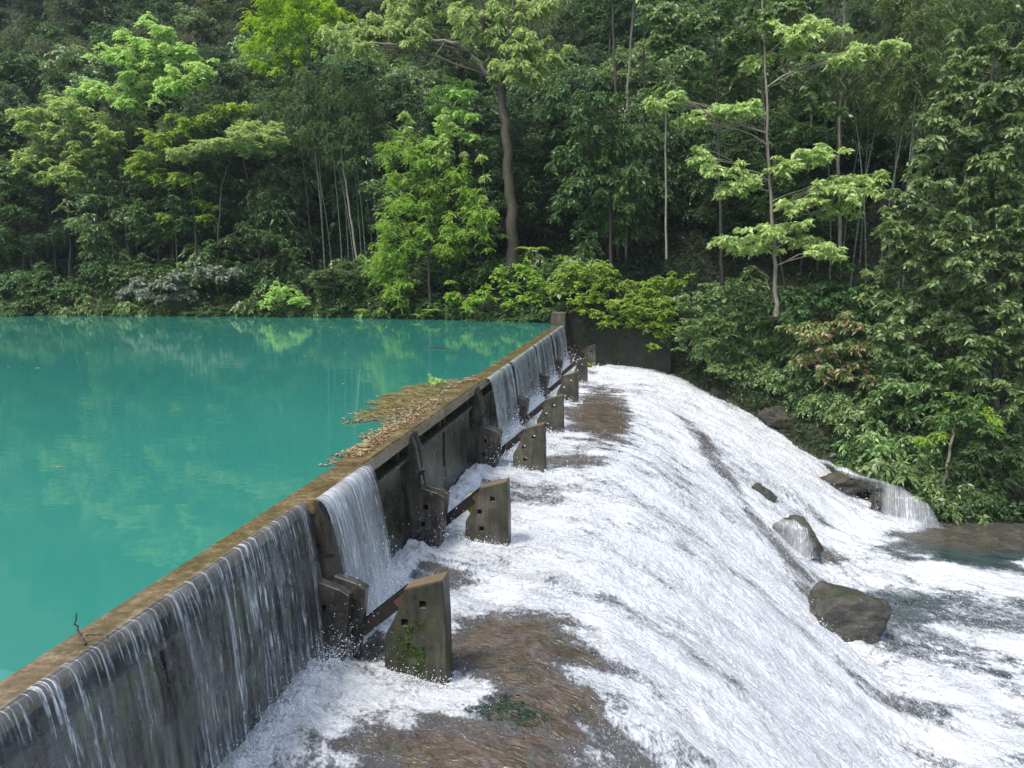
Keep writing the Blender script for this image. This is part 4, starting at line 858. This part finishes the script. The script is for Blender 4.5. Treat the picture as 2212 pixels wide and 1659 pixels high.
# ---- shrubs one can tell apart
def bush(label, foot, Y, cl, habit, lm, seed, k=9, clump=.55, name='shrub', depth=.9, flat=.6):
    hero(name, label, 'shrub', foot, Y, [(foot[0], foot[1] - 10, 0), (foot[0] + 4, foot[1] - 30, 0)], .06, cl, habit, lm, M['bark_dark'], seed, k=k, clump=clump, flat=flat, depth=depth)
bush('grey white leaved shrub hanging low over the pool', (400, 655), 69.6, [(270, 620, .7), (310, 615, .9), (350, 610, .9), (390, 600, .9), (430, 585, .9), (470, 590, .8), (330, 640, .6), (400, 630, .7), (510, 585, .6)], 'glossy', M['lf_grey'], 501)
bush('pale green rounded shrub at the waterline near the middle of the pool', (620, 670), 70.5, [(600, 640, .8), (640, 645, .8), (620, 625, .8), (580, 650, .6), (660, 655, .6)], 'small', M['lf_light'], 502)
bush('arching mid green shrub over a dark hollow on the left shore', (560, 560), 71.5, [(460, 530, .8), (500, 515, .9), (540, 505, 1.0), (580, 510, .9), (620, 525, .8), (640, 545, .6)], 'small', M['lf_dark'], 503)
bush('yellow tinged shrub leaning out above the middle shoreline', (720, 640), 70.6, [(680, 600, .7), (720, 590, .8), (760, 595, .7), (700, 605, .6)], 'narrow', M['lf_olive'], 504)
bush('fresh green shrub spilling over beside the dam end', (1130, 670), 68.2, [(1080, 590, .9), (1130, 585, .9), (1160, 600, .8), (1100, 620, .9), (1060, 640, .8), (1140, 640, .9), (1020, 650, .8), (1160, 650, .7), (980, 640, .8), (1100, 660, .7)], 'small', M['lf_fresh'], 505)
bush('dense light green bush draped over the top of the abutment wall', (1330, 640), 66.2, [(1200, 625, .7), (1230, 605, .9), (1270, 600, .9), (1310, 610, .9), (1350, 615, .9), (1390, 620, .9), (1430, 620, .9), (1460, 610, .8), (1290, 640, .8, -1), (1330, 655, .7, -1), (1370, 655, .7, -1), (1250, 645, .7, -1), (1410, 650, .7, -1), (1450, 650, .6, -1), (1400, 675, .5, -1.2), (1430, 680, .5, -1.2), (1445, 700, .4, -1.2), (1420, 720, .3, -1.2), (1320, 690, .4, -1.2), (1370, 690, .4, -1.2), (1390, 700, .35, -1.3), (1425, 700, .45, -1.3), (1300, 695, .35, -1.2), (1440, 670, .6, -1.2), (1415, 745, .25, -1.2), (1260, 670, .4, -1.1), (1290, 675, .4, -1.1), (1345, 678, .4, -1.1), (1230, 580, .7), (1300, 580, .8)], 'small', M['lf_fresh'], 506, k=11)
bush('rounded dark green bush right of the abutment wall', (1560, 790), 62.6, [(1490, 660, .8), (1530, 640, .9), (1580, 630, .9), (1620, 640, .9), (1500, 700, .9), (1550, 690, 1.0), (1600, 690, 1.0), (1640, 690, .8), (1480, 730, .7), (1530, 740, 1.0), (1580, 750, 1.0), (1620, 770, .8), (1550, 790, .7), (1590, 810, .6), (1650, 730, .7)], 'small', M['lf_glossy'], 507, k=10)
bush('bush with pink and cream young leaves above the spillway bank', (1810, 840), 57, [(1720, 700, .7), (1760, 720, .8), (1800, 700, .8), (1840, 690, .8), (1850, 740, .8), (1790, 760, .8), (1740, 770, .7), (1860, 790, .8), (1820, 810, .7), (1880, 820, .6), (1780, 800, .6)], 'big', M['lf_pink'], 508, k=7)
bush('dark glossy bush on the slope above the pink leaved bush', (1750, 690), 59.5, [(1700, 640, .9), (1750, 630, .9), (1800, 620, 1.0), (1850, 630, 1.0), (1900, 650, 1.0), (1720, 670, .8), (1880, 690, .9), (1940, 680, .9), (1820, 665, .9)], 'glossy', M['lf_dark'], 509)
bush('large leaved green bush on the lower right bank', (1980, 900), 54, [(1920, 760, .8), (1970, 780, .9), (2020, 800, .9), (2070, 830, .9), (1930, 820, .8), (1990, 840, .9), (2050, 870, .8), (1900, 860, .7), (1960, 880, .8), (2110, 860, .8), (2100, 920, .8)], 'big', M['lf_glossy'], 510)
bush('light green creeper mound hanging by the leaning stump trunk', (2090, 960), 50.6, [(2060, 890, .6), (2100, 880, .7), (2130, 900, .7), (2140, 930, .6), (2120, 950, .6), (2080, 900, .5), (2030, 940, .4), (1990, 950, .4)], 'fine', M['lf_fresh'], 511, k=14, clump=.45)
bush('dark sword leaved clump in the shade at the right bank', (2170, 1010), 49.8, [(2120, 980, .7), (2160, 970, .8), (2200, 980, .8), (2180, 1000, .6), (2090, 1000, .5)], 'narrow', M['lf_deep'], 512, k=10)
# ---- ferns and grasses
def tuft(name, label, cat, loc, h, nb, lm, seed, wd=.03, droop=1.0, group=None):
    rg = np.random.default_rng(seed); V = []; F = []; c = 0
    for i in range(nb):
        a = rg.uniform(0, 6.283); L = h * rg.uniform(.6, 1.2); s = np.linspace(0, 1, 6); out = L * (.25 + .6 * s) * s * droop; z = L * (s - .75 * droop * s ** 2.4)
        cx = np.stack([np.cos(a) * out, np.sin(a) * out, z], -1) + [rg.normal(0, .06), rg.normal(0, .06), 0]; sd_ = np.array([-np.sin(a), np.cos(a), 0]) * wd; w_ = (1 - s ** 2)[:, None] + .05
        V.append(np.concatenate([cx - sd_ * w_, cx + sd_ * w_])); F.append(np.stack([np.arange(5), np.arange(5) + 1, np.arange(5) + 7, np.arange(5) + 6], -1) + c); c += 12
    o = link(name, mesh_np(name, np.concatenate(V), np.concatenate(F), lm)); o.location = loc; tag(o, label, cat, group); return o
for k, (px, py, Y, h, lb) in enumerate(((1645, 880, 59.5, 1.3, 'long bladed grass tuft hanging on the bank below the bushes'), (1785, 880, 56.5, 1.2, 'pale grass tuft beside the bare rock face'), (1790, 955, 54, .9, 'grass tuft low on the bank above the white water'), (1700, 925, 57, .6, 'dry orange grass tuft at the water edge'), (1850, 985, 52.3, .8, 'green grass tuft by the side cascade'), (2075, 920, 50, 1.3, 'drooping dry grass head over the leaning stump trunk'))):
    p = hit(px, py); tuft('grass_tuft', lb, 'grass tuft', tuple(p), h, 34, M['lf_grass'], 600 + k)
def fern(loc, s, seed, label, group):
    rg = np.random.default_rng(seed); P = []; D = []; L = []
    for f in range(9):
        a = rg.uniform(0, 6.283); ln = s * rg.uniform(.7, 1.1); t = np.repeat(np.linspace(.12, 1, 18), 2); sd_ = np.tile([1, -1], 18)
        out = ln * t; z = ln * (.7 * t - .75 * t ** 2); P.append(np.stack([np.cos(a) * out, np.sin(a) * out, z], -1)); an = a + sd_ * 1.15
        D.append(np.stack([np.cos(an), np.sin(an), -.25 + 0 * t], -1)); L.append(ln * .34 * (1 - t * .85))
    P, D, L = np.concatenate(P), np.concatenate(D), np.concatenate(L); V, F = leaves(P, D, L, L * .28, rg, flat=1.5)
    o = link('fern', mesh_np('fern', V, F, M['lf_fresh'])); o.location = loc; tag(o, label, 'fern', group)
for k, px in enumerate((915, 930, 1150, 790, 1010)):
    p = aty(px, (683, 672, 540, 672, 676)[k], 69.5); fern(tuple(p), (1.5, 1.3, 1.8, 1.2, 1.1)[k], 700 + k, ('pale fern leaning over the water left of the dam end', 'upright fern behind the pale waterside fern', 'broad fern at the foot of the old tree', 'small fern at the shoreline under the bamboo stand', 'fern in the shade under the vine draped tree')[k], 'ferns along the bank')
# ---- ground cover
n = 260000; rg = np.random.default_rng(88)
gx = rg.uniform(-90, 45, n); gd = np.where(rg.random(n) < .5, rg.exponential(8, n), rg.uniform(0, 85, n)) + .1; gy = np.array([0.0] * n)
a_ = np.interp(gx, BANK[:9, 0], BANK[:9, 1]); b_ = np.interp(gx, BANK[9:, 0], BANK[9:, 1]); gy = np.where(gx < 2.3, a_, b_) + gd
gz, dd = terrain(gx, gy, True); kp = (dd > .2) & (rg.random(n) < .9) & ~((gx > 1.2) & (gx < 16) & (dd < 2.2) & (rg.random(n) < .25)); gx, gy, gz, gd = gx[kp], gy[kp], gz[kp], gd[kp]; n = len(gx)
D = np.stack([rg.normal(0, 1, n), rg.normal(-.4, 1, n), rg.normal(.1, .5, n)], -1); P = np.stack([gx, gy, gz + rg.random(n) ** 1.5 * 1.0], -1)
V, F = leaves(P, D, rg.uniform(.2, .5, n) * (1 + gd / 60), rg.uniform(.08, .22, n) * (1 + gd / 60), rg)
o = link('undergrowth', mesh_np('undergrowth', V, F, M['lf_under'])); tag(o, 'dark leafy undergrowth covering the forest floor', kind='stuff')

# ================================================================== SMALL THINGS
# raft of leaves caught against the crest
rg = np.random.default_rng(91)
def in_poly(P, x, y):
    ins = np.zeros(len(x), bool)
    for (x1, y1), (x2, y2) in zip(P, np.roll(P, -1, 0)):
        c = ((y1 > y) != (y2 > y)); c &= x < (x2 - x1) * (y - y1) / (y2 - y1 + 1e-12) + x1; ins ^= c
    return ins
raft = np.array([(-7.5, 33.2), (-8.0, 32.4), (-8.7, 32.3), (-9.0, 30.8), (-9.7, 30.2), (-9.3, 28.7), (-10.1, 27.6), (-9.2, 27.0), (-9.9, 26.3), (-8.9, 25.7), (-9.8, 24.2), (-9.0, 24.1), (-9.4, 22.7), (-8.2, 23.4), (-7.9, 22.4), (-8.2, 21.3), (-7.8, 20.3), (-8.0, 18.7), (-7.9, 17.7), (-7.5, 17.5)])
n = 26000; xx = rg.uniform(-10.2, -6.95, n); yy = rg.uniform(17.4, 33.3, n)
dens = np.where(xx > -7.62, np.where(yy > 17.75, .55 * sst(.35, .6, fbm(xx * 1.2, yy * .9, 3, 4)) * (1 - sst(-7.35, -6.95, xx)) * np.where(yy < 22, 1.5, 1), 0), np.clip(2.2 * (fbm(xx * .7 + 40, yy * 3.2, 4, 6) - .33), .12, .85))
k = (in_poly(raft, xx, yy) | (xx > -7.62)) & (rg.random(n) < dens); xx, yy = xx[k], yy[k]; n = len(xx)
zz = np.where(xx > -7.62, .108, .012) + rg.random(n) * .06
az = rg.normal(2.7, .9, n); D = np.stack([np.cos(az), np.sin(az), rg.normal(0, .15, n)], -1)
V, F = leaves(np.stack([xx, yy, zz], -1), D, rg.uniform(.07, .19, n), rg.uniform(.025, .075, n), rg, flat=2)
o = link('leaf_litter', mesh_np('leaf_litter', V, F, M['lf_litter'])); tag(o, 'raft of fallen brown and yellow leaves caught against the dry crest', kind='stuff')
n = 3600; yy = rg.normal(27.2, 2.4, n); xx = -7.7 - np.abs(rg.normal(1.0, .6, n)); k = in_poly(raft, xx, yy); xx, yy = xx[k], yy[k]; n = len(xx); az = rg.normal(2.75, .4, n); D = np.stack([np.cos(az), np.sin(az) * .7, rg.normal(.03, .06, n)], -1)
V, F = leaves(np.stack([xx, yy, .02 + rg.random(n) * .07], -1), D, rg.uniform(.2, .6, n), rg.uniform(.012, .035, n), rg, flat=2, bend=.05)
o = link('floating_grass', mesh_np('floating_grass', V, F, M['straw'])); tag(o, 'mat of floating green and straw grass stalks beside the leaf raft', kind='stuff')
# leafy sprig in the raft
rg = np.random.default_rng(92); b = atz(965, 830, .1); root = empty('leafy_sprig', tuple(b)); tag(root, 'green leafy sprig floating at the far tip of the leaf raft', 'sprig')
V, F = tube(limb((0, 0, 0), (-.9, .5, .12), .05, rg), .012, 5); link('stem', mesh_np('stem', V, F, M['twig'], True), root)
V, F = sprays(np.array([(-.3, .15, .1), (-.6, .3, .15), (-.9, .5, .15)]), np.full(3, .4), rg, twigs=5, per=6, L=.22, W=.08); link('foliage', mesh_np('foliage', V, F, M['lf_light']), root)
# sticks
def stick(label, pts, r, seed, m='twig'):
    rg = np.random.default_rng(seed); b = np.asarray(pts[0]); root = link('stick', None) if 0 else None
    p = np.array(pts) - b; t = np.linspace(0, len(p) - 1, 12); q = np.stack([np.interp(t, range(len(p)), p[:, a]) for a in range(3)], -1) + rg.normal(0, r * .5, (12, 3)); V, F = tube(q, r * np.linspace(1, .5, 12), 6)
    o = link('stick', mesh_np('stick', V, F, M[m], True)); o.location = tuple(b); tag(o, label, 'stick'); return o
a = atz(170, 1370, .02); stick('dark twig standing upright on the near crest', [a + [.3, -.25, 0], a + [0, 0, .03], a + [-.05, .02, .28]], .018, 1)
a = atz(185, 1372, .02); stick('pale thin twig lying across the near crest', [a, a + [.25, .05, .03], a + [.5, -.2, .04]], .012, 2, 'vine')
a = atz(912, 752, .01); b = atz(970, 753, .01); stick('dark floating branch on the pool', [a, (a + b) / 2 + [0, 0, .06], b], .05, 3)
a = atz(460, 823, .01); b = atz(492, 820, .01); stick('pale floating stick on the open pool', [a, b], .03, 4, 'vine')
a = aty(1185, 905, 38); stick('dark branch snagged on the prop arm of the fourth pier', [a + [-.5, 0, -.3], a + [0, 0, .2], a + [.1, 0, .5]], .035, 5)
a = aty(1152, 905, 37.6); stick('pale snagged root between the far gates and piers', [a + [-.4, 0, .3], a, a + [.2, 0, -.6]], .03, 6, 'vine')
# leaves drifting on the pool
rg = np.random.default_rng(93)
for k, (px, py) in enumerate(((15, 792), (75, 795), (185, 762), (345, 782), (430, 728), (480, 735), (640, 710), (545, 747), (730, 742), (800, 935), (830, 925), (740, 830), (560, 735), (655, 770), (120, 1010), (745, 905))):
    p = atz(px, py, .012); a = rg.uniform(0, 6.28); L = rg.uniform(.16, .26); V, F = leaves(np.zeros((1, 3)), np.array([[math.cos(a), math.sin(a), 0]]), np.array([L]), np.array([L * .5]), rg, flat=6, bend=.02)
    o = link('fallen_leaf', mesh_np('fallen_leaf', V, F, M['lf_grey' if py < 800 else 'lf_litter'])); o.location = tuple(p); tag(o, 'pale fleck of a leaf drifting alone on the open turquoise pool', 'leaf', 'leaves drifting on the pool')
# creeper down the abutment wall
rg = np.random.default_rng(98); root = empty('wall_creeper', (-2, 66.2, .8)); tag(root, 'straggling creeper hanging down the dark abutment wall', 'creeper'); G = Geo(); cc = []
for k in range(16):
    x0 = rg.uniform(-3.4, 4.1); L = rg.uniform(.8, 3.4); t = np.linspace(0, 1, 9); q = np.stack([x0 + np.cumsum(rg.normal(0, .09, 9)), np.full(9, -.03), -L * t], -1); G.add(*tube(q, .012, 4)); cc.append(q[1:])
link('stem', G.mesh('stem', M['vine']), root); cc = np.concatenate(cc); cc = cc[rg.random(len(cc)) < .75]
V, F = sprays(cc + rg.normal(0, .12, cc.shape) * [1, .3, 1], np.full(len(cc), .3), rg, twigs=4, per=5, L=.16, W=.09, droop=.6); link('foliage', mesh_np('foliage', V, F, M['lf_dark']), root)
# moss and plants on the piers
rg = np.random.default_rng(94)
n = 3600; P = np.stack([-4.06 - .42 - np.abs(rg.normal(0, .36, n)), np.full(n, PY[0] - .012), -1.56 - 1.45 - rg.normal(0, .36, n)], -1); s = fbm(P[:, 0] * 5, P[:, 2] * 5, 4, 5) > .5; P = P[s & (P[:, 2] < -2.3) & (P[:, 2] > -3.9) & (P[:, 0] > -5.3 + .0)]
V, F = leaves(P, np.stack([rg.normal(0, 1, len(P)), np.full(len(P), -.6), rg.normal(-.2, 1, len(P))], -1), rg.uniform(.015, .04, len(P)), rg.uniform(.012, .03, len(P)), rg)
o = link('moss', mesh_np('moss', V, F, M['moss'])); tag(o, 'bright green moss patch on the near face of the first pier', kind='stuff')
p = (-4.3, 61.5, -3.1); tuft('pier_plant', 'small bright green plant growing between the last two piers', 'plant', p, .8, 40, M['lf_fresh'], 95, .05)
# dark weed on the brown apron
p = atz(1085, 1480, -3.45); rg = np.random.default_rng(96); n = 420; az = rg.normal(-.3, .5, n); q_ = rg.integers(0, 3, n); P = np.stack([p[0] + np.array([0, -.35, .45])[q_] + rg.normal(0, .22, n), p[1] + np.array([.1, -.2, -.1])[q_] + rg.normal(0, .16, n), np.full(n, -3.55)], -1); P[:, 2] = wz(P[:, 0], P[:, 1]) + .005
V, F = leaves(P, np.stack([np.cos(az), np.sin(az), rg.normal(-.02, .05, n)], -1), rg.uniform(.06, .18, n), rg.uniform(.02, .05, n), rg, flat=3); o = link('water_weed', mesh_np('water_weed', V, F, M['weed'])); tag(o, 'dark green water weed clinging to the brown apron', kind='stuff')
# dry stone wall at the far right
rg = np.random.default_rng(97); b = aty(2190, 1080, 50.2); root = empty('stone_wall', tuple(b)); tag(root, 'low grey dry stone wall at the right edge beside the calm water', 'stone wall')
bm = bmesh.new(); z = 0
for row in range(4):
    x = -1.6 + rg.uniform(-.2, .2); h = rg.uniform(.26, .34)
    while x < 6:
        w_ = rg.uniform(.35, .75); mt = bmesh.ops.create_cube(bm, size=1)['verts']
        for v in mt: v.co = Vector((x + w_ / 2 + v.co.x * (w_ - .03), v.co.y * .5 + row * .08 + rg.normal(0, .02), z + h / 2 + v.co.z * (h - .03) + rg.normal(0, .012)))
        x += w_
    z += h
bmesh.ops.bevel(bm, geom=bm.edges[:], offset=.04, segments=2, affect='EDGES'); me = bpy.data.meshes.new('masonry'); bm.to_mesh(me); bm.free(); me.materials.append(M['rock']); o = link('masonry', me, root); root.location.z -= .5

# ================================================================== AIR
m = bpy.data.materials.new('haze'); m.use_nodes = True; nt = m.node_tree; nt.nodes.clear()
out = nt.nodes.new('ShaderNodeOutputMaterial'); v = nt.nodes.new('ShaderNodeVolumePrincipled'); v.inputs['Color'].default_value = (.86, .93, 1, 1); v.inputs['Density'].default_value = .00022; v.inputs['Anisotropy'].default_value = .2
nt.links.new(v.outputs[0], out.inputs['Volume'])
mb = MB(); mb.box(-152, 95, -62, 195, -40, 160); o = mb.obj('haze', m); tag(o, kind='stuff')
